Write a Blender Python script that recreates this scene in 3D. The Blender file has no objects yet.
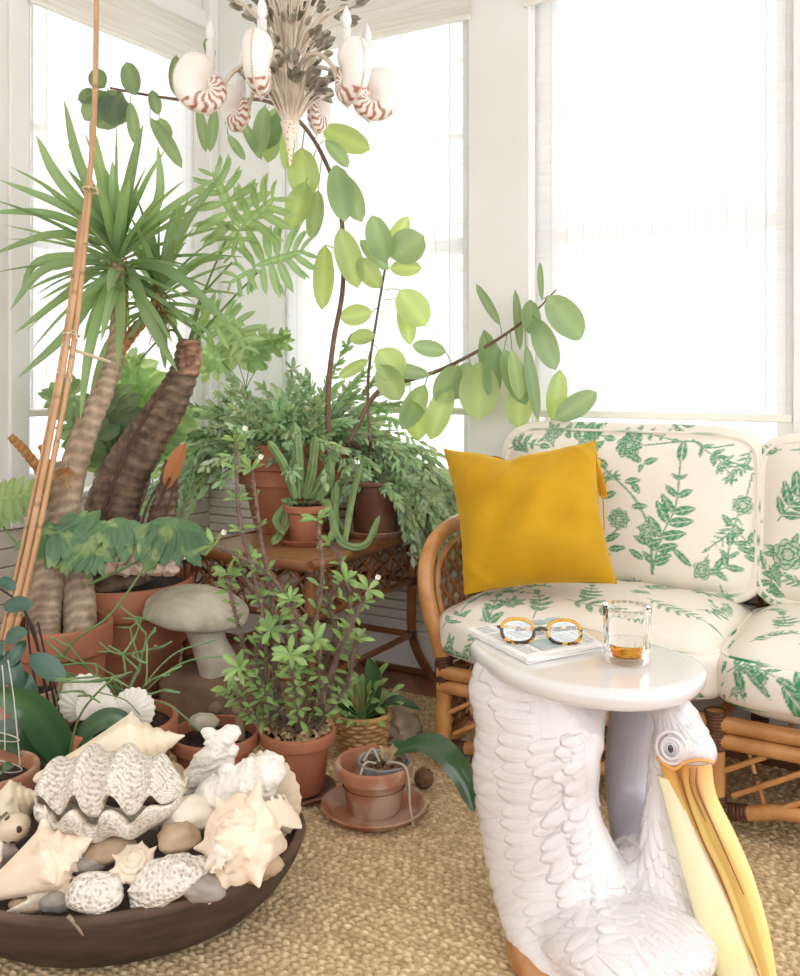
import bpy, math, random
import numpy as np
from mathutils import Vector, noise as mnoise
from mathutils.bvhtree import BVHTree
rnd = random.Random(7)
PI = math.pi
scene = bpy.context.scene
COL = scene.collection
F, H, HY = 920.0, 1.10, 375.0      # lens in px, eye height, horizon row
def V(*a): return np.array(a, float)
def P(px, py, Y): return V((px-400)*Y/F, Y, H-(py-HY)*Y/F)          # a point at distance Y
def Z(px, py, z=0.0):                                                 # the point at height z
    Y = F*(H-z)/(py-HY); return V((px-400)*Y/F, Y, z)
def unit(a):
    a = np.asarray(a, float); n = np.linalg.norm(a); return a/n if n > 1e-12 else V(0, 0, 1)
def spline(pts, n=6):
    p = np.asarray(pts, float)
    if len(p) < 3: return np.array([p[0]+(p[-1]-p[0])*i/n for i in range(n+1)])
    q = np.vstack([2*p[0]-p[1], p, 2*p[-1]-p[-2]]); out = []
    for i in range(1, len(q)-2):
        a, b, c, d = q[i-1], q[i], q[i+1], q[i+2]
        for k in range(n):
            t = k/n
            out.append(.5*((2*b)+(-a+c)*t+(2*a-5*b+4*c-d)*t*t+(-a+3*b-3*c+d)*t**3))
    out.append(p[-1]); return np.array(out)
# ------------------------------------------------------------------ mesh builder
class MB:
    def __init__(s): s.v = []; s.f = []; s.c = []; s.n = 0; s.cur = (1., 1., 1.)
    def add(s, verts, faces, cols=None):
        verts = np.asarray(verts, float).reshape(-1, 3); o = s.n
        s.v.append(verts); s.f += [tuple(i+o for i in f) for f in faces]; s.n += len(verts)
        if cols is None: cols = np.tile(np.array(s.cur), (len(verts), 1))
        s.c.append(np.asarray(cols, float).reshape(-1, 3)); return s
    def grid(s, G, cu=False, cv=False, cols=None, flip=False):
        G = np.asarray(G, float); nu, nv = G.shape[:2]; fs = []
        for i in range(nu if cu else nu-1):
            for j in range(nv if cv else nv-1):
                a, b = i*nv+j, ((i+1) % nu)*nv+j
                c, d = ((i+1) % nu)*nv+(j+1) % nv, i*nv+(j+1) % nv
                fs.append((a, d, c, b) if flip else (a, b, c, d))
        return s.add(G.reshape(-1, 3), fs, cols)
    def tube(s, pts, r, seg=8, n=5, smooth=True, cap=True, sx=1.0, cols=None):
        raw = np.asarray(pts, float); p = spline(raw, n) if smooth else raw
        m = len(p)
        if np.isscalar(r): rr = np.full(m, r)
        else: rr = np.interp(np.linspace(0, 1, m), np.linspace(0, 1, len(r)), r)
        t = np.gradient(p, axis=0); t /= (np.linalg.norm(t, axis=1)[:, None]+1e-12)
        ref = V(0, 0, 1) if abs(t[0][2]) < .9 else V(1, 0, 0)
        a = unit(np.cross(t[0], ref)); rings = []
        for i in range(m):
            a = unit(a-t[i]*np.dot(a, t[i])); b = np.cross(t[i], a)
            th = np.arange(seg)*2*PI/seg
            rings.append(p[i]+rr[i]*(np.cos(th)[:, None]*a*sx+np.sin(th)[:, None]*b))
        o = s.n; c2 = None
        if cols is not None:
            cc = np.array([np.interp(np.linspace(0, 1, m), np.linspace(0, 1, len(cols)), [q[k] for q in cols]) for k in range(3)]).T
            c2 = np.repeat(cc, seg, axis=0)
        s.grid(np.array(rings), cv=True, cols=c2)
        if cap: s.f.append(tuple(o+k for k in range(seg))); s.f.append(tuple(o+(m-1)*seg+k for k in reversed(range(seg))))
        return s
    def lathe(s, prof, c=(0, 0, 0), seg=32, sy=1.0, ax=None, fn=None, rot=0.0, sx=1.0):
        """prof = [(radius, height)...]; ax = axis direction"""
        c = np.asarray(c, float); az = unit(ax) if ax is not None else V(0, 0, 1)
        a = unit(np.cross(V(0, 1, 0) if abs(az[1]) < .9 else V(1, 0, 0), az)); b = np.cross(az, a)
        G = []
        for i, (r, h) in enumerate(prof):
            row = []
            for k in range(seg):
                th = 2*PI*k/seg+rot; q = r*(fn(th, i/(len(prof)-1)) if fn else 1)
                row.append(c+a*q*math.cos(th)*sx+b*q*math.sin(th)*sy+az*h)
            G.append(row)
        return s.grid(np.array(G), cv=True)
    def box(s, c, sx, sy, sz, u=(1, 0, 0), v=(0, 1, 0), w=(0, 0, 1), bev=0.0):
        c, u, v, w = (np.asarray(k, float) for k in (c, u, v, w))
        if bev <= 0:
            vs = [c+u*sx/2*i+v*sy/2*j+w*sz/2*k for i in (-1, 1) for j in (-1, 1) for k in (-1, 1)]
            return s.add(vs, [(0, 1, 3, 2), (4, 6, 7, 5), (0, 4, 5, 1), (2, 3, 7, 6), (0, 2, 6, 4), (1, 5, 7, 3)])
        hx, hy, hz = sx/2, sy/2, sz/2; vs = []; idx = {}
        for i in (-1, 1):
            for j in (-1, 1):
                for k in (-1, 1):
                    for a in range(3):
                        q = [hx-bev, hy-bev, hz-bev]; q[a] += bev
                        idx[(i, j, k, a)] = len(vs); vs.append(c+u*i*q[0]+v*j*q[1]+w*k*q[2])
        fs = []
        for a in range(3):
            o = [x for x in range(3) if x != a]
            for sg in (-1, 1):
                f = []
                for p_, q_ in ((-1, -1), (1, -1), (1, 1), (-1, 1)):
                    key = [0, 0, 0]; key[a] = sg; key[o[0]] = p_; key[o[1]] = q_; f.append(idx[(*key, a)])
                fs.append(tuple(f))
        for a in range(3):
            o = [x for x in range(3) if x != a]
            for p_ in (-1, 1):
                for q_ in (-1, 1):
                    k1 = [0, 0, 0]; k1[o[0]] = p_; k1[o[1]] = q_; k2 = list(k1); k1[a] = -1; k2[a] = 1
                    fs.append((idx[(*k1, o[0])], idx[(*k2, o[0])], idx[(*k2, o[1])], idx[(*k1, o[1])]))
        for i in (-1, 1):
            for j in (-1, 1):
                for k in (-1, 1): fs.append(tuple(idx[(i, j, k, a)] for a in range(3)))
        return s.add(vs, fs)
    def ball(s, c, r, seg=16, rings=10, ax=None, fn=None):
        """ellipsoid; ax = 3 direction rows; fn(unit dirs)->radius factor"""
        if np.isscalar(r): r = (r, r, r)
        A = np.eye(3) if ax is None else np.array([unit(q) for q in ax])
        ph = np.linspace(0, PI, rings+1); th = np.arange(seg)*2*PI/seg
        D = np.array([[(math.sin(p)*math.cos(t), math.sin(p)*math.sin(t), math.cos(p)) for t in th] for p in ph])
        k = 1.0 if fn is None else np.array([[fn(d) for d in row] for row in D])[..., None]
        G = (D*np.array(r)*k)@A+np.asarray(c, float)
        return s.grid(G, cv=True)
    def leaf(s, base, tip, w, nrm=(0, -1, 0), shape='oval', cup=.15, bend=.1, n=7, tone=1.0, mid=1.15, wave=0.0, m=2):
        base, tip = np.asarray(base, float), np.asarray(tip, float); d = tip-base; L = np.linalg.norm(d)
        if L < 1e-6: return s
        d = d/L; nr = np.asarray(nrm, float); nr = unit(nr-d*np.dot(nr, d)); sd = np.cross(d, nr)
        G = []; C = []
        for i in range(n+1):
            t = i/n
            if shape == 'oval': f = max(0., math.sin(PI*min(1, t*.98+.01)))**.55
            elif shape == 'lance': f = min(1, .45+t*2.5)*(1-t**2.2)**.8 if t > 0 else .4
            elif shape == 'obov': f = (math.sin(PI*t**1.5)+.0)**.7 if 0 < t < 1 else 0
            elif shape == 'heart': f = (1-t)**.6*min(1, t*6+.35)
            else: f = 1-t*t
            if i == n: f = .02
            if i == 0 and shape != 'lance': f = .06
            c = base+d*L*t+nr*bend*L*4*t*(1-t)
            if shape == 'lance': c = base+d*L*t+nr*bend*L*4*t*(1-t)
            row = []
            for k in range(-m, m+1):
                q = k/m
                row.append(c+sd*q*w/2*f+nr*(abs(q)*cup*w*f+wave*w*math.sin(t*16+(2 if q > 0 else 0))*abs(q)))
                C.append([x*tone*(mid if k == 0 else 1.0) for x in s.cur])
            G.append(row)
        return s.grid(np.array(G), cols=C)
# ------------------------------------------------------------------ objects
WLOC = {}
def link(name, mb, mat, parent=None, loc=None, sharp=40, kind=None, label=None, cat=None, group=None):
    V_ = np.vstack(mb.v)
    o0 = WLOC[parent.name] if parent is not None else np.array(loc if loc is not None else (V_[:, 0].mean(), V_[:, 1].mean(), V_[:, 2].min()))
    me = bpy.data.meshes.new(name); me.from_pydata((V_-o0).tolist(), [], mb.f); me.validate(); me.update()
    ca = me.color_attributes.new('Col', 'FLOAT_COLOR', 'POINT')
    C = np.vstack(mb.c)
    if len(me.vertices) == len(C):
        ca.data.foreach_set('color', np.hstack([C, np.ones((len(C), 1))]).astype(np.float32).ravel())
    if sharp is None: me.shade_flat()
    else:
        me.shade_smooth(); me.set_sharp_from_angle(angle=math.radians(sharp))
    me.materials.append(mat)
    o = bpy.data.objects.new(name, me); COL.objects.link(o)
    if parent is not None: o.parent = parent
    else: o.location = o0
    WLOC[o.name] = o0
    if parent is not None:      # children of a part share its frame
        WLOC[o.name] = o0
    return tag(o, label, cat, group, kind)
def split(mb):
    n = mb.n; par = list(range(n))
    def fd(i):
        while par[i] != i: par[i] = par[par[i]]; i = par[i]
        return i
    for f in mb.f:
        a = fd(f[0])
        for k in f[1:]: par[fd(k)] = a
    root = [fd(i) for i in range(n)]; V_, C_ = np.vstack(mb.v), np.vstack(mb.c); out = []; groups = {}
    for i, r in enumerate(root): groups.setdefault(r, []).append(i)
    fs = {}
    for f in mb.f: fs.setdefault(root[f[0]], []).append(f)
    for r, idx in groups.items():
        if r not in fs: continue
        mp = {g: k for k, g in enumerate(idx)}; m = MB(); m.add(V_[idx], [tuple(mp[k] for k in f) for f in fs[r]], C_[idx]); out.append(m)
    return out
def link_each(name, mb, mat, parent, **k): return [link(name, m, mat, parent, **k) for m in split(mb)][0]
def tag(o, label=None, cat=None, group=None, kind=None):
    if label: o['label'] = label
    if cat: o['category'] = cat
    if group: o['group'] = group
    if kind: o['kind'] = kind
    return o
def thing(name, loc, label, cat, group=None):
    o = bpy.data.objects.new(name, None); COL.objects.link(o); o.location = loc; o.empty_display_size = .05
    WLOC[o.name] = np.asarray(loc, float); return tag(o, label, cat, group)
def structure(name, mb, mat, sharp=30): return link(name, mb, mat, kind='structure', sharp=sharp)
# ------------------------------------------------------------------ materials
MATS = {}
def nt(m): m.use_nodes = True; return m.node_tree
def srgb(c):
    return tuple(((x/255)/12.92 if x/255 <= .04045 else ((x/255+.055)/1.055)**2.4) for x in c)+(1.0,)
def mat(name, col, rough=.5, col2=None, nscale=8, namt=1.0, bump=0, bscale=40, attr=False, metal=0, coat=0, stretch=None, detail=4, trans=0, tcol=None, spec=.5, voro=False, sss=0, bdist=.004, lo=.35, hi=.65):
    m = bpy.data.materials.new(name); t = nt(m); N, L = t.nodes, t.links; b = N['Principled BSDF']
    b.inputs['Roughness'].default_value = rough; b.inputs['Metallic'].default_value = metal
    b.inputs['Coat Weight'].default_value = coat; b.inputs['Coat Roughness'].default_value = .12
    b.inputs['Specular IOR Level'].default_value = spec
    tc = N.new('ShaderNodeTexCoord'); mp = N.new('ShaderNodeMapping'); L.new(tc.outputs['Object'], mp.inputs['Vector'])
    if stretch: mp.inputs['Scale'].default_value = stretch
    def noise(sc, de=detail):
        n = N.new('ShaderNodeTexVoronoi' if voro else 'ShaderNodeTexNoise'); n.inputs['Scale'].default_value = sc
        if not voro: n.inputs['Detail'].default_value = de
        L.new(mp.outputs[0], n.inputs['Vector']); return n.outputs['Distance' if voro else 'Fac']
    cur = None; base = srgb(col)
    rgb = N.new('ShaderNodeRGB'); rgb.outputs[0].default_value = base; cur = rgb.outputs[0]
    if col2 is not None:
        r = N.new('ShaderNodeMapRange'); r.inputs['From Min'].default_value = lo; r.inputs['From Max'].default_value = hi
        r.inputs['To Max'].default_value = namt
        L.new(noise(nscale), r.inputs['Value'])
        mx = N.new('ShaderNodeMix'); mx.data_type = 'RGBA'; L.new(r.outputs[0], mx.inputs[0]); L.new(cur, mx.inputs[6]); mx.inputs[7].default_value = srgb(col2); cur = mx.outputs[2]
    if attr:
        at = N.new('ShaderNodeAttribute'); at.attribute_name = 'Col'
        mx = N.new('ShaderNodeMix'); mx.data_type = 'RGBA'; mx.blend_type = 'MULTIPLY'; mx.inputs[0].default_value = 1
        L.new(cur, mx.inputs[6]); L.new(at.outputs['Color'], mx.inputs[7]); cur = mx.outputs[2]
    L.new(cur, b.inputs['Base Color'])
    if sss: b.inputs['Subsurface Weight'].default_value = sss; b.inputs['Subsurface Radius'].default_value = (.02, .015, .01)
    if bump:
        bp = N.new('ShaderNodeBump'); bp.inputs['Strength'].default_value = bump; bp.inputs['Distance'].default_value = bdist
        L.new(noise(bscale), bp.inputs['Height']); L.new(bp.outputs[0], b.inputs['Normal'])
    if trans:
        tr = N.new('ShaderNodeBsdfTranslucent'); ms = N.new('ShaderNodeMixShader'); ms.inputs[0].default_value = trans
        if tcol:
            mx = N.new('ShaderNodeMix'); mx.data_type = 'RGBA'; mx.blend_type = 'MULTIPLY'; mx.inputs[0].default_value = 1
            if attr: L.new(at.outputs['Color'], mx.inputs[6])
            else: mx.inputs[6].default_value = (1, 1, 1, 1)
            mx.inputs[7].default_value = srgb(tcol); L.new(mx.outputs[2], tr.inputs['Color'])
        else: L.new(cur, tr.inputs['Color'])
        out = N['Material Output']; L.new(b.outputs[0], ms.inputs[1]); L.new(tr.outputs[0], ms.inputs[2]); L.new(ms.outputs[0], out.inputs['Surface'])
    MATS[name] = m; return m
def vary(c, a=.15): k = 1+rnd.uniform(-a, a); return (k*(1+rnd.uniform(-.05, .05)), k, k*(1+rnd.uniform(-.08, .08)))
# ================================================================== ROOM
U = V(.8602, -.5101, 0); M_ = V(.5101, .8602, 0)          # along the back wall (to the right), and outwards through it
WO = V(0, 3.48, 0); CO = V(-.819, 3.966, 0)               # a point on the back wall; the corner
LU = V(-.5101, -.8602, 0); LM = V(-.8602, .5101, 0)       # along the left wall (towards the viewer), and outwards
def W(t, d, z): return WO+U*t+M_*d+V(0, 0, z)
def LW(t, d, z): return CO+LU*t+LM*d+V(0, 0, z)
paint = mat('white_wall_paint', (237, 236, 232), .55, (230, 228, 223), 3, .6, bump=.05, bscale=120)
trimp = mat('white_trim_paint', (241, 240, 237), .4, (234, 232, 228), 4, .5)
boardp = mat('shaded_board', (226, 221, 211), .5, (214, 207, 195), 5, .7, bump=.08, bscale=60)  # same white paint, with the lower wall's shade put into its colour
ceilp = mat('ceiling_paint', (240, 238, 232), .7)
def wbox(mb, fr, t0, t1, d0, d1, z0, z1, bev=0):
    e = (U, M_) if fr is W else (LU, LM)
    mb.box(fr((t0+t1)/2, (d0+d1)/2, (z0+z1)/2), abs(t1-t0), abs(d1-d0), abs(z1-z0), e[0], e[1], (0, 0, 1), bev)
SILL, HEAD, CEIL = .66, 2.56, 2.78
W2, W3 = (-.546, .300), (.545, 1.385)
WL = (.10, .925)
def build_wall(name, fr, tmin, tmax, wins, bh):
    mb = MB(); lo = MB()
    wbox(mb, fr, tmin, tmax, 0, .14, HEAD, CEIL)
    wbox(mb, fr, tmin, tmax, .02, .14, -.01, SILL)
    edges = [tmin]+[x for w in wins for x in w]+[tmax]
    for i in range(0, len(edges), 2): wbox(mb, fr, edges[i], edges[i+1], 0, .14, SILL, HEAD)
    wall = structure(name, mb, paint, sharp=20)
    z = .14
    while z < SILL-.03:
        z1 = min(z+bh, SILL-.03)
        wbox(lo, fr, tmin, tmax, 0, .03, z+.0025, z1-.0015, .0022); z = z1
    o = link('lower_boards', lo, boardp, wall, sharp=20); return wall
build_wall('wall_back', W, -1.092, 2.6, [W2, W3], .036)
build_wall('wall_left', LW, 0, 5.6, [WL], .062)
for nm, fr, a, b in (('baseboard_back', W, -.94, 2.6), ('baseboard_left', LW, .01, 2.2)):
    mb = MB(); wbox(mb, fr, a, b, -.018, 0, -.01, .135, .004); wbox(mb, fr, a, b, -.024, 0, .125, .145, .004); structure(nm, mb, trimp)
    mb = MB(); wbox(mb, fr, a, b, -.036, -.018, -.01, .012, .005)
    structure('trim_'+('1' if fr is W else '2'), mb, mat('stained_shoe_moulding_'+nm[-4:], (120, 78, 48), .4))
glass = bpy.data.materials.new('window_glass'); t = nt(glass); t.nodes.remove(t.nodes['Principled BSDF'])
a_ = t.nodes.new('ShaderNodeBsdfTransparent'); b_ = t.nodes.new('ShaderNodeBsdfGlossy'); b_.inputs['Roughness'].default_value = .02
m_ = t.nodes.new('ShaderNodeMixShader'); m_.inputs[0].default_value = .05
t.links.new(a_.outputs[0], m_.inputs[1]); t.links.new(b_.outputs[0], m_.inputs[2]); t.links.new(m_.outputs[0], t.nodes['Material Output'].inputs['Surface'])
def window(n, fr, t0, t1):
    mb = MB()
    for a, b in ((t0, t0+.018), (t1-.018, t1)): wbox(mb, fr, a, b, .0, .14, SILL, HEAD)
    wbox(mb, fr, t0, t1, 0, .14, HEAD-.018, HEAD)
    a, b = t0+.018, t1-.018
    for z0, z1, d in ((SILL+.02, SILL+.09, .08), (1.56, 1.61, .09), (HEAD-.07, HEAD-.02, .11), (1.99, 2.01, .115)): wbox(mb, fr, a, b, d-.02, d+.02, z0, z1, .003)
    for x0, x1 in ((a, a+.045), (b-.045, b)): wbox(mb, fr, x0, x1, .06, .12, SILL+.02, HEAD-.02, .003)
    o = structure('window_%d' % n, mb, trimp)
    g = MB(); wbox(g, fr, a+.03, b-.03, .098, .102, SILL+.05, HEAD-.04); link('pane', g, glass, o)
    c = MB()
    for x0, x1 in ((t0-.07, t0+.004), (t1-.004, t1+.07)): wbox(c, fr, x0, x1, -.018, .0, SILL, HEAD+.09, .003)
    wbox(c, fr, t0-.07, t1+.07, -.02, 0, HEAD-.004, HEAD+.09, .003)
    link_each('casing', c, trimp, o)
    s = MB(); wbox(s, fr, t0-.08, t1+.08, -.05, .08, SILL-.004, SILL+.022, .006); wbox(s, fr, t0-.07, t1+.07, -.02, 0, SILL-.08, SILL-.004, .003)
    link_each('window_sill', s, trimp, o)
window(1, LW, *WL); window(2, W, *W2); window(3, W, *W3)
mb = MB(); wbox(mb, W, W2[1]+.004, W3[0]-.004, -.035, 0, SILL+.02, CEIL, .004); structure('trim_3', mb, trimp)
mb = MB(); wbox(mb, W, -.952, -.90, -.05, 0, SILL, CEIL, .004); structure('trim_4', mb, trimp)
# diagonal beadboard in the corner panel
def slab(z0, z1):
    p = [LW(5.7, .12, 0), LW(-.12, .12, 0), W(2.7, .12, 0), V(W(2.7, 0, 0)[0]+.6, -1.2, 0)]; mb = MB(); v = [q*V(1, 1, 0)+V(0, 0, z0) for q in p]+[q*V(1, 1, 0)+V(0, 0, z1) for q in p]
    mb.add(v, [(0, 1, 2, 3), (7, 6, 5, 4), (0, 4, 5, 1), (1, 5, 6, 2), (2, 6, 7, 3), (3, 7, 4, 0)]); return mb
structure('ceiling', slab(CEIL, CEIL+.1), ceilp)
mb = MB(); q0, q1 = LW(5.6, 0, 0), W(2.6, 0, 0); xr0, xr1 = q0[0], q1[0]+.6  # unseen wall behind the camera, added with openings to shape the fill light
mb.box(((xr0+xr1)/2, -1.15, .35), xr1-xr0, .1, .72); mb.box(((xr0+xr1)/2, -1.15, 2.66), xr1-xr0, .1, .24)
for k in range(4): mb.box((xr0+.1+(xr1-xr0-.2)*k/3, -1.15, CEIL/2), .22, .1, CEIL)
structure('wall_rear_added', mb, paint)
# woven roman shades
bl = bpy.data.materials.new('woven_paper_shade'); t = nt(bl); N, L = t.nodes, t.links; N.remove(N['Principled BSDF'])
tc = N.new('ShaderNodeTexCoord'); mp = N.new('ShaderNodeMapping'); mp.inputs['Rotation'].default_value = (0, 0, math.radians(30.67)); L.new(tc.outputs['Object'], mp.inputs[0])
def mathn(op, a, b=None, c=None):
    n = N.new('ShaderNodeMath'); n.operation = op
    for i, x in enumerate((a, b, c)):
        if x is None: continue
        if isinstance(x, (int, float)): n.inputs[i].default_value = x
        else: L.new(x, n.inputs[i])
    return n.outputs[0]
nz = N.new('ShaderNodeTexNoise'); nz.inputs['Scale'].default_value = 1; nz.inputs['Detail'].default_value = 3
mp2 = N.new('ShaderNodeMapping'); mp2.inputs['Scale'].default_value = (3, 3, 170); L.new(mp.outputs[0], mp2.inputs[0]); L.new(mp2.outputs[0], nz.inputs['Vector'])
sx = N.new('ShaderNodeSeparateXYZ'); L.new(mp.outputs[0], sx.inputs[0])
xy = mathn('ADD', sx.outputs[0], sx.outputs[1])
cord = mathn('LESS_THAN', mathn('FRACT', mathn('DIVIDE', xy, .058)), .09)
dk = mathn('MAXIMUM', mathn('MULTIPLY', cord, .55), mathn('MULTIPLY', mathn('GREATER_THAN', nz.outputs['Fac'], .55), .3))
mx = N.new('ShaderNodeMix'); mx.data_type = 'RGBA'; L.new(dk, mx.inputs[0]); mx.inputs[6].default_value = srgb((226, 226, 224)); mx.inputs[7].default_value = srgb((178, 174, 166))
df = N.new('ShaderNodeBsdfDiffuse'); tr = N.new('ShaderNodeBsdfTranslucent'); tp = N.new('ShaderNodeBsdfTransparent')
L.new(mx.outputs[2], df.inputs[0]); L.new(mx.outputs[2], tr.inputs[0])
s1 = N.new('ShaderNodeMixShader'); s1.inputs[0].default_value = .6; L.new(df.outputs[0], s1.inputs[1]); L.new(tr.outputs[0], s1.inputs[2])
s2 = N.new('ShaderNodeMixShader'); L.new(mathn('SUBTRACT', .16, mathn('MULTIPLY', dk, .30)), s2.inputs[0]); L.new(s1.outputs[0], s2.inputs[1]); L.new(tp.outputs[0], s2.inputs[2])
L.new(s2.outputs[0], N['Material Output'].inputs['Surface'])
valm = mat('woven_shade_valance', (246, 243, 236), .8, (228, 222, 210), 1, .8, stretch=(3, 3, 170), bump=.3, bscale=1, trans=.3)
hem = mat('shade_hem_bar', (238, 234, 225), .7)
def shade(fr, t0, t1, label):
    r = thing('woven_shade', fr((t0+t1)/2, -.02, HEAD-.03), label, 'window shade')
    mb = MB(); n = 60; zs = np.linspace(.975, HEAD-.02, n)
    G = [[fr(t0+.006, -.008+.0015*math.sin(z*70), z), fr(t1-.006, -.008+.0015*math.sin(z*70), z)] for z in zs]
    mb.grid(np.array(G)); link('shade_panel', mb, bl, r)
    mb = MB(); wbox(mb, fr, t0-.02, t1+.02, -.055, -.05, 2.375, HEAD-.0, 0)
    wbox(mb, fr, t0-.02, t1+.02, -.05, -.022, HEAD-.02, HEAD, 0); link_each('valance', mb, valm, r)
    mb = MB(); wbox(mb, fr, t0-.02, t1+.02, -.058, -.047, 2.366, 2.384, .003); wbox(mb, fr, t0+.006, t1-.006, -.016, -.002, .955, .98, .004); link_each('hem_bar', mb, hem, r)
shade(LW, *WL, 'pale woven shade in the left wall window behind the sword-leaved plant')
shade(W, *W2, 'pale woven shade in the middle window behind the hanging light')
shade(W, *W3, 'pale woven shade in the wide window behind the sofa')
# floor and rug
fl = bpy.data.materials.new('oak_floor_boards'); t = nt(fl); N, L = t.nodes, t.links; b = N['Principled BSDF']; b.inputs['Roughness'].default_value = .35
tc = N.new('ShaderNodeTexCoord'); mp = N.new('ShaderNodeMapping'); mp.inputs['Rotation'].default_value = (0, 0, math.radians(75)); L.new(tc.outputs['Object'], mp.inputs[0])
br = N.new('ShaderNodeTexBrick'); br.inputs['Scale'].default_value = 1; br.inputs['Brick Width'].default_value = .9; br.inputs['Row Height'].default_value = .07; br.inputs['Mortar Size'].default_value = .0015
br.inputs['Color1'].default_value = srgb((176, 112, 70)); br.inputs['Color2'].default_value = srgb((146, 88, 54)); br.inputs['Mortar'].default_value = srgb((60, 34, 20)); L.new(mp.outputs[0], br.inputs[0])
nz = N.new('ShaderNodeTexNoise'); nz.inputs['Scale'].default_value = 9; nz.inputs['Detail'].default_value = 6; mp2 = N.new('ShaderNodeMapping'); mp2.inputs['Scale'].default_value = (1, 14, 1); L.new(mp.outputs[0], mp2.inputs[0]); L.new(mp2.outputs[0], nz.inputs[0])
mx = N.new('ShaderNodeMix'); mx.data_type = 'RGBA'; mx.blend_type = 'MULTIPLY'; mx.inputs[0].default_value = .35; L.new(br.outputs[0], mx.inputs[6]); L.new(nz.outputs['Color'], mx.inputs[7]); L.new(mx.outputs[2], b.inputs['Base Color'])
mb = slab(-.06, -.01); structure('floor', mb, fl)
# jute rug: rows of chunky loops modelled as relief
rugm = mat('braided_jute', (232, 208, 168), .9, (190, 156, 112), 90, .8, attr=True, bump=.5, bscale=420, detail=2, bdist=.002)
def build_rug():
    rng = np.random.RandomState(3)
    # frame of the room: a along U, b along -M_
    def relief(A, B):
        row = .0150; k = np.floor(B/row); fb = B/row-k
        r = np.abs(np.sin(k*12.9898)*43758.5453) % 1
        len_ = .021; q = (A+r*len_+.004*np.sin(B*40))/len_; ki = np.floor(q); fa = q-ki
        h2 = np.abs(np.sin(ki*78.233+k*37.719)*24634.6345) % 1
        sk = fa+(fb-.5)*.5*np.where(k % 2 > 0, 1, -1)
        sk = sk-np.floor(sk)
        hgt = np.sqrt(np.clip(1-(2*fb-1)**2, 0, 1))*(np.clip(1-(2*sk-1)**4, 0, 1))
        return hgt, h2
    def patch(a0, a1, b0, b1, step):
        na, nb = int((a1-a0)/step)+1, int((b1-b0)/step)+1
        A, B = np.meshgrid(np.linspace(a0, a1, na), np.linspace(b0, b1, nb), indexing='ij')
        h, h2 = relief(A, B)
        X = WO[0]+U[0]*A-M_[0]*B; Y = WO[1]+U[1]*A-M_[1]*B
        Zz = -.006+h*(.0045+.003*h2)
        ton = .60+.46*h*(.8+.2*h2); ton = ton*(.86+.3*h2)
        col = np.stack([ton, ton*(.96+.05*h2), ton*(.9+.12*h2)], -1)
        return np.stack([X, Y, Zz], -1), col, h
    mb = MB()
    # fine patch where the rug is seen close, quads built with numpy
    G, C, h = patch(-.95, 1.7, .235, 2.25, .0042)
    nu, nv = G.shape[:2]
    idx = np.arange(nu*nv).reshape(nu, nv)
    fs = np.stack([idx[:-1, :-1], idx[:-1, 1:], idx[1:, 1:], idx[1:, :-1]], -1).reshape(-1, 4)
    me = bpy.data.meshes.new('jute_rug'); vs = G.reshape(-1, 3)
    # skirt down to the floor around the edge
    me.vertices.add(len(vs)); me.vertices.foreach_set('co', vs.astype(np.float32).ravel())
    me.loops.add(len(fs)*4); me.loops.foreach_set('vertex_index', fs.astype(np.int32).ravel())
    me.polygons.add(len(fs)); me.polygons.foreach_set('loop_start', np.arange(0, len(fs)*4, 4, dtype=np.int32))
    me.update(calc_edges=True); me.validate()
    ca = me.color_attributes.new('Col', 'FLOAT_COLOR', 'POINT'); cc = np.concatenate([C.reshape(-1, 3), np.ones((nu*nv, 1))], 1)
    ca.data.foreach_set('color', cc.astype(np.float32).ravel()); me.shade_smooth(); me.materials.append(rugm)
    o = bpy.data.objects.new('jute_rug', me); COL.objects.link(o)
    tag(o, 'chunky woven jute rug covering the floor under the sofa and shell bowl', 'rug')
build_rug()
# ================================================================== RATTAN TABLE
rat_h = mat('honey_rattan', (204, 150, 92), .35, (172, 114, 62), 14, .8, attr=True, coat=.3, bump=.15, bscale=60, stretch=(1, 1, 1))
rat_d = mat('brown_rattan', (150, 98, 56), .35, (112, 68, 38), 14, .8, attr=True, coat=.3, bump=.15, bscale=60)
bind = mat('dark_cane_binding', (96, 58, 40), .45, (66, 38, 26), 60, .8, bump=.4, bscale=200)
tabtop = mat('table_top_cane', (182, 138, 92), .3, (150, 108, 68), 12, .7, coat=.4, stretch=(1, 6, 1))
def binding(mb, p, ax, r, L, n=7):
    ax = unit(ax); p = np.asarray(p, float)
    for k in range(n):
        c = p+ax*L*((k+.5)/n-.5); a = L/n*.55
        mb.lathe([(r*.9, -a), (r+.0012, -a*.6), (r+.002, 0), (r+.0012, a*.6), (r*.9, a)], c, 12, ax=ax)
TZ = .53
A0 = V(-.274, 2.80, 0)
def TP(a, b, z): return A0-U*a+M_*b+V(0, 0, z)       # a: to the left along the front, b: back to the wall
TA, TB = .50, .62
tb = thing('rattan_side_table', TP(TA/2, TB/2, -.01), 'brown rattan side table with latticed apron, holding three potted cacti', 'table')
mb = MB(); mb.box(TP(TA/2, TB/2, TZ-.011), TA-.02, TB-.02, .022, U, M_, (0, 0, 1), .004); link('table_top', mb, tabtop, tb)
mb = MB(); rr = .016
cs = [TP(0, 0, TZ-.014), TP(TA, 0, TZ-.014), TP(TA, TB, TZ-.014), TP(0, TB, TZ-.014)]
for i in range(4): mb.tube([cs[i], cs[(i+1) % 4]], rr+.003, 12, 2)
for z, r_ in ((TZ-.175, .011), (.16, .011)):
    for i, (a, b) in enumerate(((0, 0), (TA, 0), (TA, TB), (0, TB))):
        a2, b2 = ((TA, 0), (TA, TB), (0, TB), (0, 0))[i]
        mb.tube([TP(a, b, z), TP(a2, b2, z)], r_, 10, 2)
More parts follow.
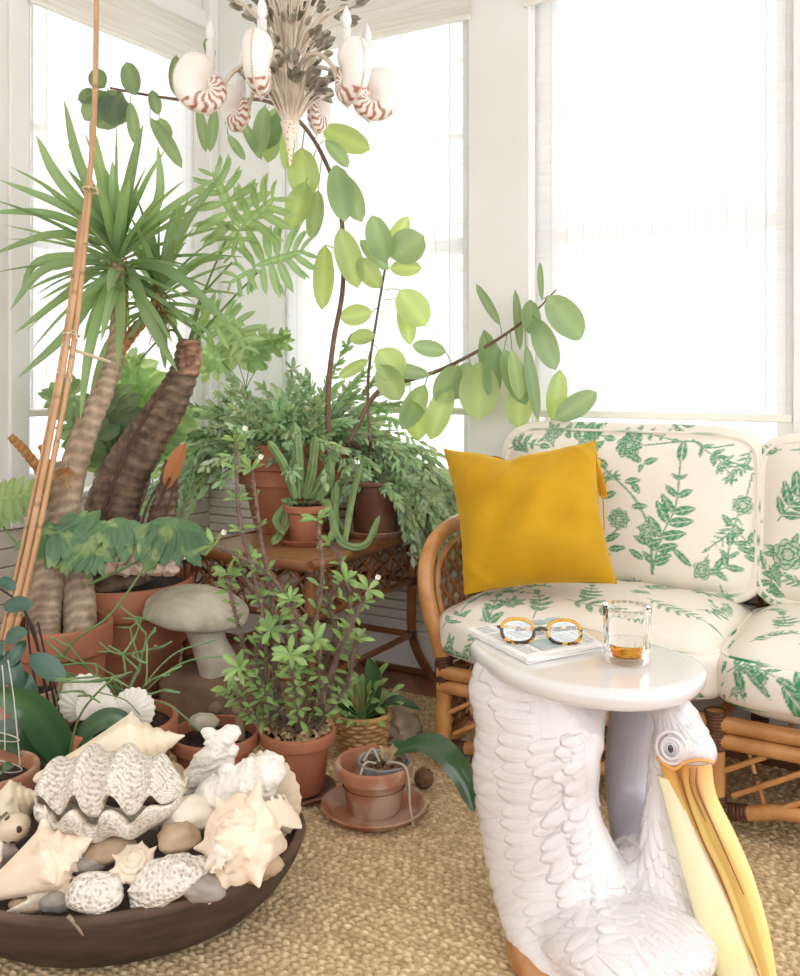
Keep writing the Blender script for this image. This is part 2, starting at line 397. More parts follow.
link_each('rail', mb, rat_d, tb)
for a, b in ((0, 0), (TA, 0), (TA, TB), (0, TB)):
    sa, sb = (-1 if a == 0 else 1), (-1 if b == 0 else 1)
    mb = MB(); mb.tube([TP(a, b, TZ-.02), TP(a, b, .3), TP(a, b, .18), TP(a+.015*sa, b+.02*sb, .09), TP(a+.05*sa, b+.065*sb, -.01)], .0165, 12, 5)
    mb2 = MB()
    for z in (TZ-.04, TZ-.175, .16): binding(mb2, TP(a, b, z), (0, 0, 1), .017, .03, 5)
    lg = link('leg', mb, rat_d, tb); link_each('binding', mb2, bind, lg)
def lattice(mb, fr, L, z0, z1, n, r=.0048):
    h = z1-z0; st = L/n
    for k in range(-2, n+2):
        for sgn in (1, -1):
            x0, x1 = k*st, k*st+st*2.0
            if sgn < 0: x0, x1 = x1, x0
            p = []
            for q in np.linspace(0, 1, 9):
                x = x0+(x1-x0)*q
                if -.001 <= x <= L+.001: p.append(fr(x, z0+h*q, sgn*r*.6))
            if len(p) > 1: mb.tube(p, r, 6, 2, smooth=False)
mb = MB()
lattice(mb, lambda x, z, d: TP(x, d, z), TA, TZ-.17, TZ-.03, 6); lattice(mb, lambda x, z, d: TP(d, x, z), TB, TZ-.17, TZ-.03, 7)
lattice(mb, lambda x, z, d: TP(x, TB+d, z), TA, TZ-.17, TZ-.03, 6); lattice(mb, lambda x, z, d: TP(TA+d, x, z), TB, TZ-.17, TZ-.03, 7)
for s0, L, fr in ((0, TA, lambda x, z, d: TP(x, d, z)), (0, TB, lambda x, z, d: TP(d, x, z))):       # bent-cane arches
    n = 4; st = L/n
    for k in range(n):
        mb.tube([fr(k*st, TZ-.17, .007), fr(k*st+st*.5, TZ-.035, .007), fr((k+1)*st, TZ-.17, .007)], .005, 6, 6)
link('lattice', mb, rat_d, tb)
# ================================================================== SOFA
SO = V(.12, 2.60, 0)
def S(s, d, z): return SO+U*s+M_*d+V(0, 0, z)          # s along the seat, d towards the wall, z up
SW = .745
so = thing('rattan_sofa', S(SW, .3, 0), 'honey rattan sofa frame with open lattice base under the floral cushions', 'sofa')
pale = (1.06, 1.04, 1.0)
for s_, d_, top in ((SW, .0, .29), (2*SW+.0, 0, .29), (.0, .62, .29), (2*SW, .62, .29), (SW, .62, .29)):
    mb = MB(); mb.tube([S(s_, d_, top), S(s_, d_, .1), S(s_, d_, 0)], .0235, 14, 3); lg = link('leg', mb, rat_h, so)
    b2 = MB(); binding(b2, S(s_, d_, .245), (0, 0, 1), .0245, .095, 12); binding(b2, S(s_, d_, .065), (0, 0, 1), .0245, .05, 6); link_each('binding', b2, bind, lg)
for z, nm in ((.262, 'upper_rail'), (.222, 'lower_rail')):
    mb = MB(); mb.tube([S(-.01, .0, z), S(2*SW+.01, 0, z)], .0195, 12, 2)
    link(nm, mb, rat_h, so)
mb = MB(); mb.tube([S(0, .62, .26), S(2*SW, .62, .26)], .018, 10, 2)
for s_ in (0, SW, 2*SW): mb.tube([S(s_, 0, .25), S(s_, .62, .25)], .016, 10, 2)
for s_ in np.linspace(.1, 2*SW-.1, 9): mb.tube([S(s_, .0, .268), S(s_, .62, .268)], .007, 8, 2)
link_each('seat_frame_rod', mb, rat_h, so)
for k in range(2):                                           # arched bottom rails of the front
    s0 = k*SW
    mb = MB(); mb.tube([S(s0+.02, .0, .052), S(s0+.08, 0, .062), S(s0+.16, 0, .082), S(s0+SW*.5, 0, .092), S(s0+SW-.16, 0, .082), S(s0+SW-.08, 0, .062), S(s0+SW-.02, 0, .052)], .018, 12, 5)
    o = link('bottom_rail', mb, rat_h, so); b2 = MB()
    for x, dx in ((.05, 1), (SW-.05, -1)): binding(b2, S(s0+x, 0, .057), U*1.0+V(0, 0, .12*dx), .019, .05, 6)
    link_each('binding', b2, bind, o)
    mb = MB(); z0, z1 = .095, .205
    for j in range(-1, 7):
        x0 = s0+.04+j*.115
        for x1 in (x0+.19,):
            q0, q1 = max(x0, s0+.02), min(x1, s0+SW-.02)
            if q1-q0 > .03:
                f0, f1 = (q0-x0)/(x1-x0), (q1-x0)/(x1-x0)
                mb.tube([S(q0, -.004, z0+(z1-z0)*f0), S(q1, -.004, z0+(z1-z0)*f1)], .0068, 8, 2)
        x1 = x0+.035
        if s0+.02 < x1 < s0+SW-.05: mb.tube([S(x1+.035, .007, z0-.01), S(x1, .007, z1)], .0052, 8, 2)
    link('front_lattice', mb, rat_h, so)
    mb = MB()
    for j in range(-1, 7):
        x = s0+.04+j*.115+.035
        if s0+.05 < x+.03 < s0+SW-.05: mb.box(S(x+.018, -.002, z0+(z1-z0)*.5), .014, .02, .014, U, M_, (0, 0, 1), .003)
    link_each('lattice_tie', mb, bind, so)
def arm(side):
    s0 = 0 if side < 0 else 2*SW; k = side
    pts = [(.63, .0, 0), (.63, .45, 0), (.60, .60, .03), (.50, .645, .045), (.35, .655, .055), (.22, .65, .06), (.11, .632, .062), (.035, .585, .062), (.0, .51, .055), (-.004, .42, .035), (.004, .33, .01), (.012, .26, 0), (.008, .12, 0), (.0, 0, 0)]
    mb = MB(); mb.tube([S(s0+k*e, d, z) for d, z, e in pts], .0235, 14, 6); a = link('arm_hoop', mb, rat_h, so)
    b2 = MB(); binding(b2, S(s0, .008, .262), (0, 0, 1), .0245, .09, 11); binding(b2, S(s0, .003, .04), (0, 0, 1), .0245, .06, 7); link_each('binding', b2, bind, a)
    inner = MB(); inner.tube([S(s0+k*e, d, z) for d, z, e in ((.58, .28, 0), (.58, .5, .02), (.54, .585, .035), (.42, .612, .045), (.25, .612, .05), (.13, .59, .05), (.07, .54, .05), (.05, .46, .04), (.05, .36, .015), (.05, .28, 0))], .009, 8, 5)
    link('inner_hoop', inner, rat_h, so)
    mb = MB()
    def inside(d, z): return .05 < d < .58 and .27 < z < .605-max(0, .14-d)*.9
    for base, dz, off in ((0, 1, .005), (1, -1, -.005)):
        for c in np.arange(-.8, 1.4, .062):
            run = []
            for q in np.linspace(-.1, .8, 60):
                d = q; z = (c+q*.95) if dz > 0 else (c+.35-q*.95)
                if inside(d, z): run.append(S(s0+k*(.01+.035*min(1, max(0, (z-.28)/.25))+off), d, z))
            if len(run) > 2: mb.tube([run[0], run[len(run)//2], run[-1]], .0062, 7, 3)
    for c in np.arange(.1, .56, .07): mb.tube([S(s0+k*.008, c, .27), S(s0+k*.045, c, .60 if c > .13 else .57)], .0055, 7, 2)
    link('arm_lattice', mb, rat_d, so)
    mb = MB()                                                 # lattice and braces below the seat
    for c in np.arange(-.4, .8, .048):
        for dz in (1, -1):
            run = []
            for q in np.linspace(.03, .6, 50):
                z = c+q if dz > 0 else c+.2-q*1.0+.2
                if .08 < z < .24: run.append(S(s0+.004*dz, q, z))
            if len(run) > 1: mb.tube([run[0], run[-1]], .0055, 7, 2)
    link('side_lattice', mb, rat_d, so)
    mb = MB(); mb.tube([S(s0, .0, .075), S(s0, .62, .075)], .016, 10, 2); mb.tube([S(s0, .02, .05), S(s0+.07*-k, .02, .11), S(s0+.12*-k, .01, .2)], .011, 9, 4); link_each('side_rail', mb, rat_h, so)
arm(-1); arm(1)
mb = MB(); mb.tube([S(0, .63, .45), S(0, .66, .72), S(.08, .665, .80), S(SW, .67, .82), S(2*SW-.08, .665, .80), S(2*SW, .66, .72), S(2*SW, .63, .45)], .021, 12, 6)
link('back_rail', mb, rat_h, so)
mb = MB()
for s_ in np.linspace(.1, 2*SW-.1, 13): mb.tube([S(s_, .62, .27), S(s_, .665, .81)], .008, 7, 2)
link_each('back_slat', mb, rat_d, so)
# ------------------------------------------------------------------ printed fabric: a raster of sprigs sampled onto the cushion weave
class Canvas:
    def __init__(s, w, h, px=.0018): s.px = px; s.w = w; s.h = h; s.a = np.zeros((int(h/px), int(w/px)), np.float32)
    def _box(s, x0, x1, y0, y1):
        j0, j1 = max(0, int(x0/s.px)), min(s.a.shape[1], int(x1/s.px)+2); i0, i1 = max(0, int(y0/s.px)), min(s.a.shape[0], int(y1/s.px)+2)
        if j1 <= j0 or i1 <= i0: return None
        Y, X = np.mgrid[i0:i1, j0:j1]; return (slice(i0, i1), slice(j0, j1)), X*s.px, Y*s.px
    def leaf(s, x, y, ang, L, w, val=1.0, ser=0):
        b = s._box(x-L, x+L, y-L, y+L)
        if b is None: return
        sl, X, Y = b; c, n = math.cos(ang), math.sin(ang); t = ((X-x)*c+(Y-y)*n)/L; q = (-(X-x)*n+(Y-y)*c)/(w/2)
        tt = np.clip(t, 0, 1); f = np.sin(PI*tt**.8)**.8
        if ser: f = f*(.8+.2*np.abs(np.sin(tt*ser*PI)))
        m = (t > 0) & (t < 1) & (np.abs(q) < f)
        v = val*(.86+.14*np.sign(np.sin((t*7+np.abs(q)*2.0)*PI)))
        v = np.where(np.abs(q) < .09, .22, v); v = np.where(np.abs(q) > f*.82, val, v)
        s.a[sl] = np.where(m, v, s.a[sl])
    def stem(s, pts, w=.004, val=.85):
        p = spline([(a, b, 0) for a, b in pts], 10)[:, :2]
        for k in range(len(p)-1):
            a, b = p[k], p[k+1]; r = w
            bx = s._box(min(a[0], b[0])-r, max(a[0], b[0])+r, min(a[1], b[1])-r, max(a[1], b[1])+r)
            if bx is None: continue
            sl, X, Y = bx; d = b-a; l2 = d@d+1e-12; t = np.clip(((X-a[0])*d[0]+(Y-a[1])*d[1])/l2, 0, 1)
            dist = np.hypot(X-a[0]-d[0]*t, Y-a[1]-d[1]*t); s.a[sl] = np.where(dist < w/2, val, s.a[sl])
        return p
    def flower(s, x, y, R, k=6, rings=3):
        b = s._box(x-R*1.1, x+R*1.1, y-R*1.1, y+R*1.1)
        if b is None: return
        sl, X, Y = b; r = np.hypot(X-x, Y-y)/R; th = np.arctan2(Y-y, X-x)
        edge = .78+.2*np.abs(np.cos(th*k/2)); m = r < edge; v = np.full_like(r, .35)
        for j in range(rings):
            e2 = edge*(1-j/rings*.95) if j else edge
            e2 = (.78+.2*np.abs(np.cos(th*k/2+j*.9)))*(1-j/(rings)*.9)
            v = np.where(np.abs(r-e2) < .055, 1.0, v)
        v = np.where((np.abs(np.sin(th*k*2.5)) < .25) & (r < edge*.9), .9, v)
        s.a[sl] = np.where(m, v, s.a[sl])
    def sprig(s, pts, n, L, w, w0=.004, droop=.9, ser=0, taper=True):
        p = s.stem(pts, w0)
        for k in range(n):
            i = int((k+1)/(n+1)*(len(p)-1)); d = p[min(i+1, len(p)-1)]-p[i-1]; a = math.atan2(d[1], d[0])
            g = (math.sin(PI*((k+1)/(n+1))*.85+.4)) if taper else 1
            for sg in (-1, 1): s.leaf(p[i][0], p[i][1], a+sg*droop, L*g, w*g, 1, ser)
        d = p[-1]-p[-3]; s.leaf(p[-1][0], p[-1][1], math.atan2(d[1], d[0]), L*.9, w, 1, ser)
    def twig(s, x, y, ang, L, n=6):
        c, q = math.cos(ang), math.sin(ang); p = s.stem([(x, y), (x+c*L*.5-q*L*.08, y+q*L*.5+c*L*.08), (x+c*L, y+q*L)], .0035)
        for k in range(n):
            i = int((k+.7)/n*(len(p)-1))
            for sg in (-1, 1): s.leaf(p[i][0], p[i][1], ang+sg*.6, L*.3, L*.07)
        s.leaf(p[-1][0], p[-1][1], ang, L*.25, L*.08)
    def bouquet(s, x, y, R, rng):
        for k in range(7): s.leaf(x, y, rng.uniform(0, 2*PI), R*rng.uniform(1.2, 1.9), R*.5, 1, 5)
        s.flower(x, y, R, rng.choice([5, 6, 7]), 3)
    def fill(s, rng, n, avoid=.085, sc=1.0):
        pts = []
        for _ in range(n*40):
            x, y = rng.uniform(.02, s.w-.02), rng.uniform(.02, s.h-.02)
            if any(math.hypot(x-a, y-b) < avoid*sc for a, b in pts): continue
            b = s._box(x-.02, x+.02, y-.02, y+.02)
            if b is not None and s.a[b[0]].max() > 0: continue
            pts.append((x, y)); a = rng.uniform(0, 2*PI); k = rng.random()
            if k < .3: s.bouquet(x, y, .022*sc, rng)
            elif k < .6: s.sprig([(x-.06*math.cos(a)*sc, y-.06*math.sin(a)*sc), (x, y), (x+.08*math.cos(a+.4)*sc, y+.08*math.sin(a+.4)*sc)], 4, .045*sc, .018*sc)
            elif k < .85: s.twig(x, y, a, .10*sc)
            else:
                p = [(x, y), (x+.06*math.cos(a), y+.06*math.sin(a)), (x+.12*math.cos(a+.8), y+.12*math.sin(a+.8))]
                s.sprig(p, 5, .03*sc, .012*sc)
            if len(pts) >= n: break
    def get(s, x, y):
        i = (np.asarray(y)/s.px); j = (np.asarray(x)/s.px); i = np.clip(i, 0, s.a.shape[0]-1.001); j = np.clip(j, 0, s.a.shape[1]-1.001)
        i0, j0 = i.astype(int), j.astype(int); fi, fj = i-i0, j-j0; A = s.a
        return (A[i0, j0]*(1-fi)+A[i0+1, j0]*fi)*(1-fj)+(A[i0, j0+1]*(1-fi)+A[i0+1, j0+1]*fi)*fj
fab = mat('printed_cotton', (255, 255, 255), .85, attr=True, bump=.15, bscale=500, spec=.2)
def tolin(c): return np.array(srgb(c)[:3])
CREAM, GREEN = tolin((236, 229, 216)), tolin((62, 142, 96))
def fabric_obj(name, G_list, label, cat, group, extra=None, loc=None):
    """G_list: (grid verts, mask) pairs joined in one mesh"""
    mb = MB()
    for G, m in G_list:
        m = np.clip(m, 0, 1)[..., None]; C = CREAM*(1-m)+GREEN*m
        mb.grid(G, cols=C.reshape(-1, 3))
    return mb
def cushion(name, org, ex, ey, ez, hx, hy, hz, canvas, uvfun, label, cat, group, n=190, puff=.35, pw=5, crown=.0, mat_=None):
    """half sizes hx, hy (face) and hz (thickness); ez = outward face"""
    mb = MB(); lin = np.linspace(-1, 1, n); thin = np.linspace(-1, 1, max(30, int(n*hz/hx)))
    def shape(X, Y, Zq):
        # rounded box: superellipse rounding of the corner, thinner towards the seams
        k = 9
        nr = (np.abs(X)**k+np.abs(Y)**k)**(1/k); nr = np.maximum(nr, 1e-9); mx = np.maximum(np.abs(X), np.abs(Y))
        sc = mx/nr; x, y = X*sc, Y*sc
        e = np.clip((mx-.0)/1, 0, 1); th = 1-puff*e**4
        edge = np.clip((mx-.80)/.20, 0, 1)
        zz = Zq*hz*th
        rnd_ = np.sqrt(np.clip(1-(edge*np.clip(np.abs(Zq), 0, 1)**1.0)**2*.75, 0, 1))
        zz = zz*(1-(1-rnd_)*.75); bul = (1-np.abs(Zq)**3)*.035*mx
        x2 = x*hx*(1-.02*np.abs(Zq)**4*mx)+np.sign(x)*bul*np.abs(x)**8; y2 = y*hy*(1-.02*np.abs(Zq)**4*mx)+np.sign(y)*bul*np.abs(y)**8
        wr = .0018*np.sin(x2*37+y2*11)*np.sin(y2*29)
        zz = zz+np.sign(Zq)*(crown*(1-x**2)*(1-y**2)*np.abs(Zq)+wr*np.abs(Zq))
        return x2, y2, zz
    faces = []
    X, Y = np.meshgrid(lin, lin, indexing='ij')
    faces.append((X, Y, np.ones_like(X), 0)); faces.append((X[:, ::6], Y[:, ::6], -np.ones_like(X[:, ::6]), 1))
    for ax, sg in ((0, -1), (0, 1), (1, -1), (1, 1)):
        Zq, T = np.meshgrid(thin, lin, indexing='ij'); c = np.full_like(T, sg)
        faces.append((c, T, Zq, 2) if ax == 0 else (T, c, Zq, 3))
    for Xq, Yq, Zq, kind in faces:
        x, y, z = shape(Xq, Yq, Zq)
        G = np.asarray(org)+x[..., None]*np.asarray(ex)+y[..., None]*np.asarray(ey)+z[..., None]*np.asarray(ez)
        u, v = uvfun(x, y, z, kind)
        m = canvas.get(u, v)[..., None] if canvas is not None else np.zeros(x.shape+(1,))
        C = CREAM*(1-m)+GREEN*m
        mb.grid(G, cols=C.reshape(-1, 3))
    o = link(name, mb, mat_ or fab, loc=org, sharp=70, label=label, cat=cat, group=group)
    # piping along the two seams
    for zq in (.92, -.92):
        pp = MB(); ring = []
        for X0, Y0 in [(t, -1) for t in lin[::8]]+[(1, t) for t in lin[::8]]+[(-t, 1) for t in lin[::8]]+[(-1, -t) for t in lin[::8]]:
            x, y, z = shape(np.array([X0*1.0]), np.array([Y0*1.0]), np.array([zq]))
            c = np.asarray(org)+x[0]*1.008*np.asarray(ex)+y[0]*1.008*np.asarray(ey)+z[0]*np.asarray(ez); ring.append(c)
        m_ = [canvas.get(np.array([(i*.013) % (canvas.w*.9)]), np.array([canvas.h*.5]))[0] for i in range(len(ring))]
        pp.cur = tuple(CREAM); pp.tube(ring+[ring[0]], .0045, 7, 1, smooth=False, cap=False, cols=[tuple(CREAM*(1-q)+GREEN*q) for q in m_])
        link('piping', pp, mat_ or fab, o)
    return o
# back cushion beside the yellow pillow: the print laid out after the photograph
cb = Canvas(1.4, .9); rng = random.Random(5)
def cx(px): return .30+(px-500)/262*.80
def cy(py): return .20+(602-py)/170*.45
def cp(*a): return [(cx(x), cy(y)) for x, y in a]
cb.sprig(cp((668, 588), (676, 550), (690, 510), (692, 462)), 7, .075, .030, .005, .95)
cb.stem(cp((668, 588), (666, 540), (650, 505), (625, 480), (605, 462), (590, 440)), .006)
for x, y, a in ((655, 500, 2.2), (640, 488, .2), (622, 472, 2.6), (612, 480, -.9), (648, 515, .1), (665, 555, 2.7), (664, 556, .4), (632, 500, 3.6), (604, 455, .9), (600, 470, 3.1), (672, 570, .3), (660, 572, 2.6)): cb.leaf(cx(x), cy(y), a, .05, .022, 1, 5)
cb.bouquet(cx(664), cy(540), .026, rng); cb.bouquet(cx(598), cy(452), .032, rng)
cb.flower(cx(640), cy(446), .043, 9, 5); cb.stem(cp((655, 445), (700, 438), (715, 445), (738, 440)), .005)
cb.sprig(cp((700, 436), (720, 452), (745, 462)), 3, .04, .014); cb.sprig(cp((722, 450), (735, 470)), 3, .04, .012)
cb.flower(cx(636), cy(530), .034, 8, 4); cb.stem(cp((636, 540), (622, 560), (618, 590)), .005)
for x, y, a in ((620, 575, 2.4), (622, 556, .5), (618, 588, 2.9), (612, 560, 1.9), (626, 565, .2), (617, 540, 2.0)): cb.leaf(cx(x), cy(y), a, .055, .02, 1)
cb.flower(cx(748), cy(505), .03, 7, 3); cb.sprig(cp((745, 515), (738, 535), (722, 552)), 6, .035, .008); cb.stem(cp((750, 500), (755, 470)), .004)
cb.bouquet(cx(715), cy(578), .028, rng); cb.sprig(cp((715, 578), (735, 572), (738, 550)), 3, .05, .02); cb.leaf(cx(705), cy(575), 2.4, .08, .02)
cb.leaf(cx(655), cy(464), 2.7, .05, .022); cb.leaf(cx(657), cy(466), .4, .045, .02); cb.leaf(cx(656), cy(466), -1.9, .03, .014)
cb.sprig(cp((505, 455), (520, 448), (545, 450)), 4, .045, .02); cb.sprig(cp((560, 432), (590, 430), (612, 436)), 5, .045, .022); cb.bouquet(cx(555), cy(436), .03, rng); cb.sprig(cp((620, 432), (650, 430), (680, 437)), 4, .03, .014)
cb.fill(rng, 40, .10)
def bk_uv(x, y, z, kind): return x+.30+.40, y+.20+.225
cg = 'floral back cushions'; sg_ = 'floral seat cushions'
tilt = math.radians(8); ez = unit(-M_*math.cos(tilt)+V(0, 0, 1)*math.sin(tilt)); ey = unit(M_*math.sin(tilt)+V(0, 0, 1)*math.cos(tilt))
cushion('back_cushion', S(.368, .505, .690), U, ey, ez, .388, .228, .075, cb, bk_uv, 'green-and-cream floral back cushion behind the yellow pillow', 'cushion', cg, crown=.028)
cb2 = Canvas(1.4, .9); rng = random.Random(11); cb2.bouquet(.36, .33, .045, rng); cb2.sprig([(.33, .42), (.40, .50), (.50, .53)], 6, .08, .032); cb2.sprig([(.34, .30), (.31, .24), (.33, .2)], 4, .05, .02); cb2.sprig([(.36, .62), (.42, .62), (.5, .59)], 4, .05, .02); cb2.twig(.33, .25, 2.2, .1); cb2.fill(rng, 60, .095)
cushion('back_cushion', S(1.15, .505, .685), U, ey, ez, .378, .222, .075, cb2, lambda x, y, z, k: (x+.66, y+.42), 'green-and-cream floral back cushion cut by the right edge of the picture', 'cushion', cg, crown=.028)
def seat_uv(x, y, z, kind): return x+.60, y+.55-np.where(kind == 3, 1, 0)*(.085-z)*np.sign(y)*-1*-1 if kind != 3 else y+.55+np.sign(y)*(.085-z)
for i, (s_, lab) in enumerate(((.372, 'green-and-cream floral seat cushion under the yellow pillow'), (1.128, 'green-and-cream floral seat cushion nearest the right edge of the picture'))):
    cs_ = Canvas(1.2, 1.1); rng = random.Random(21+i*5); x0, y0 = .60, .55
    if i == 0:
        cs_.sprig([(.24, .20), (.27, .24), (.29, .32)], 3, .06, .02); cs_.bouquet(.26, .12, .035, rng); cs_.sprig([(.26, .1), (.3, .07), (.32, .06)], 3, .06, .025)
        cs_.bouquet(.86, .21, .04, rng); cs_.sprig([(.83, .2), (.9, .16), (.95, .1)], 3, .06, .022); cs_.bouquet(.93, .07, .02, rng)
        cs_.sprig([(.75, .5), (.83, .46), (.92, .44)], 6, .05, .012); cs_.bouquet(.42, .34, .03, rng); cs_.sprig([(.55, .4), (.66, .38), (.74, .35)], 5, .06, .018)
    else:
        cs_.sprig([(.25, .20), (.30, .22), (.36, .19)], 4, .07, .022); cs_.leaf(.27, .21, -1.3, .09, .022); cs_.leaf(.29, .21, -.9, .1, .02); cs_.sprig([(.42, .06), (.44, .14), (.47, .15)], 3, .1, .045)
        for q in (-2.8, -2.5, -2.2, -1.7, 2.9): cs_.leaf(.43, .07, q, .12, .03)
        cs_.bouquet(.31, .035, .03, rng); cs_.bouquet(.27, .15, .012, rng); cs_.sprig([(.4, .33), (.5, .30), (.6, .3)], 6, .05, .016)
    cs_.fill(rng, 60, .09)
    cushion('seat_cushion', S(s_, .262, .372), U, M_, V(0, 0, 1), .375, .282, .092, cs_, seat_uv, lab, 'cushion', sg_, puff=.12, crown=.03)
# ------------------------------------------------------------------ yellow pillow
velvet = mat('mustard_velvet', (198, 152, 18), .75, (176, 130, 8), 5, .8, bump=.25, bscale=9, bdist=.02, spec=.25)
velvet.node_tree.nodes['Principled BSDF'].inputs['Sheen Weight'].default_value = .6
velvet.node_tree.nodes['Principled BSDF'].inputs['Sheen Tint'].default_value = srgb((255, 214, 110))
Yp = 2.66
TLc, TRc, BRc, BLc = P(443, 448, 2.80), P(596, 440, 2.68), P(617, 584, 2.46), P(464, 595, 2.56)
pc = (TLc+TRc+BRc+BLc)/4; nrmP = unit(np.cross(TRc-TLc, TLc-BLc)); nrmP = nrmP if nrmP[1] < 0 else -nrmP
mb = MB(); n = 60
for sgn in (1, -1):
    G = np.zeros((n+1, n+1, 3))
    for i in range(n+1):
        for j in range(n+1):
            u, v = i/n, j/n; a, b = 2*u-1, 2*v-1
            pin = .085*(1-abs(a)**1.5)*abs(b)**3; pin2 = .085*(1-abs(b)**1.5)*abs(a)**3
            u2 = .5+.5*a*(1-pin2); v2 = .5+.5*b*(1-pin)
            p = (BLc*(1-u2)+BRc*u2)*(1-v2)+(TLc*(1-u2)+TRc*u2)*v2
            p = p-V(0, 0, 1)*(.030*(1-abs(a)**1.2)+.012*math.exp(-(a+.1)**2/.01))*max(0, b)**2
            th = .10*((1-abs(a)**2.6)*(1-abs(b)**2.6))**.55
            th += (.016*math.sin(a*4+b*3.3)*math.sin(b*5+1-a*2)+.007*math.sin(a*9-b*7+2*a*b))*(1-a*a)*(1-b*b)+.006*sum(math.exp(-((a-ca)*.7+(b-cb_)*.7*sg4)**2/.004)*math.exp(-((a-ca)**2+(b-cb_)**2)/.12) for ca, cb_, sg4 in ((-.8, -.8, 1), (.8, -.85, -1), (-.85, .7, -1), (.8, .8, 1)))-.018*math.exp(-((a+.25)**2/.02+(b-.92)**2/.03))
            G[i, j] = p+nrmP*sgn*th
    mb.grid(G)
pl = link('throw_pillow', mb, velvet, loc=pc-V(0, 0, .2), sharp=80, label='mustard yellow velvet pillow with a tassel leaning on the floral sofa', cat='pillow')
cm = MB(); ring = [TLc*(1-q)+TRc*q for q in np.linspace(0, 1, 8)]
mb = MB(); tas = mat('mustard_tassel', (214, 156, 14), .7, bump=.4, bscale=300)
tp0 = P(597, 463, 2.66)
mb.ball(tp0, (.012, .012, .014), 10, 8)
for k in range(46):
    a = k*2.4; r_ = .004+.010*(k/46); e = tp0+V(.010+math.cos(a)*r_*1.6, math.sin(a)*r_*1.2, -.085-rnd.uniform(0, .02))
    mb.tube([tp0+V(math.cos(a)*.006, math.sin(a)*.006, -.004), tp0+V(math.cos(a)*r_+.006, math.sin(a)*r_, -.04), e], .0016, 5, 3)
mb.tube([P(590, 445, 2.68), P(596, 452, 2.665), tp0], .0025, 6, 4); mb.tube([tp0, P(603, 500, 2.65), P(604, 530, 2.64)], .0022, 5, 4)
link('tassel', mb, tas, pl)
# ================================================================== CERAMIC PELICAN TABLE
cer = mat('white_glazed_ceramic', (233, 229, 229), .22, (210, 201, 203), 7, .55, coat=.6, bump=.06, bscale=90)
def barbs(m):
    t = m.node_tree; N, L = t.nodes, t.links; a = N.new('ShaderNodeAttribute'); a.attribute_name = 'barb'
    mp = N.new('ShaderNodeMapping'); mp.inputs['Scale'].default_value = (330, 12, 10); L.new(a.outputs['Vector'], mp.inputs[0])
    n = N.new('ShaderNodeTexNoise'); n.inputs['Scale'].default_value = 1; n.inputs['Detail'].default_value = 2; L.new(mp.outputs[0], n.inputs[0])
    b = N.new('ShaderNodeBump'); b.inputs['Strength'].default_value = .5; b.inputs['Distance'].default_value = .0022; L.new(n.outputs[0], b.inputs['Height']); L.new(b.outputs[0], N['Principled BSDF'].inputs['Normal'])
barbs(cer)
certop = mat('white_glazed_table_top', (230, 227, 226), .18, (220, 216, 215), 5, .6, coat=.6)
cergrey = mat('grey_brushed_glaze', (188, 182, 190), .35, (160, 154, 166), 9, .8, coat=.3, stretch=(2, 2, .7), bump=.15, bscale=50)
cerlip = mat('ochre_glaze', (255, 255, 255), .25, attr=True, coat=.5, bump=.12, bscale=60)
cerdk = mat('brown_glaze_line', (150, 92, 40), .4); cereye = mat('slate_glazed_pupil', (60, 68, 82), .1, coat=1)
ceror = mat('orange_glazed_foot', (196, 142, 92), .35, (160, 104, 60), 20, .8, coat=.3, bump=.5, bscale=90)
def remesh(mb, vox, smooth=0, it=2):
    me = bpy.data.meshes.new('tmp'); me.from_pydata(np.vstack(mb.v).tolist(), [], mb.f); me.update()
    o = bpy.data.objects.new('tmp', me); COL.objects.link(o)
    m = o.modifiers.new('r', 'REMESH'); m.mode = 'VOXEL'; m.voxel_size = vox
    if smooth: s_ = o.modifiers.new('s', 'SMOOTH'); s_.iterations = it; s_.factor = smooth
    dg = bpy.context.evaluated_depsgraph_get(); ev = o.evaluated_get(dg); e = ev.to_mesh()
    v = np.empty(len(e.vertices)*3, np.float32); e.vertices.foreach_get('co', v)
    f = [tuple(p.vertices) for p in e.polygons]; ev.to_mesh_clear()
    COL.objects.unlink(o); bpy.data.objects.remove(o); bpy.data.meshes.remove(me)
    out = MB(); out.add(v.reshape(-1, 3), f); return out
def loft(mb, rings, seg=28, n=5, pw=1.0):
    """rings: (left point, right point, half thickness)"""
    L = spline([r[0] for r in rings], n); R = spline([r[1] for r in rings], n)
    th = np.interp(np.linspace(0, 1, len(L)), np.linspace(0, 1, len(rings)), [r[2] for r in rings]); G = []
    for a, b, h in zip(L, R, th):
        c = (a+b)/2; e = (b-a)/2; q = unit(np.cross(e, V(0, 0, 1))); G.append([c+e*math.cos(t)+q*h*math.sin(t) for t in np.arange(seg)*2*PI/seg])
    o = mb.n; mb.grid(np.array(G), cv=True); m = len(G)
    mb.f.append(tuple(o+k for k in range(seg))); mb.f.append(tuple(o+(m-1)*seg+k for k in reversed(range(seg)))); return mb
pel = thing('pelican_side_table', (.42, 1.78, 0), 'white glazed ceramic side table shaped like a pelican with a long yellow bill', 'side table')
TT = .515
base = MB()
wr = [((478, 655, 2.0), (572, 690, 1.82), .045), ((472, 690, 1.98), (594, 728, 1.79), .055), ((480, 720, 1.96), (599, 765, 1.77), .06), ((477, 765, 1.95), (596, 800, 1.77), .065),
      ((482, 800, 1.94), (604, 832, 1.75), .07), ((490, 835, 1.93), (618, 870, 1.73), .09), ((500, 870, 1.90), (640, 915, 1.71), .12), ((514, 900, 1.86), (665, 955, 1.67), .15), ((532, 935, 1.82), (690, 990, 1.64), .16), ((552, 962, 1.78), (690, 1002, 1.64), .15)]
loft(base, [(P(*a), P(*b), t_) for a, b, t_ in wr])
base.ball(P(650, 900, 1.82), (.10, .12, .135), 24, 16)
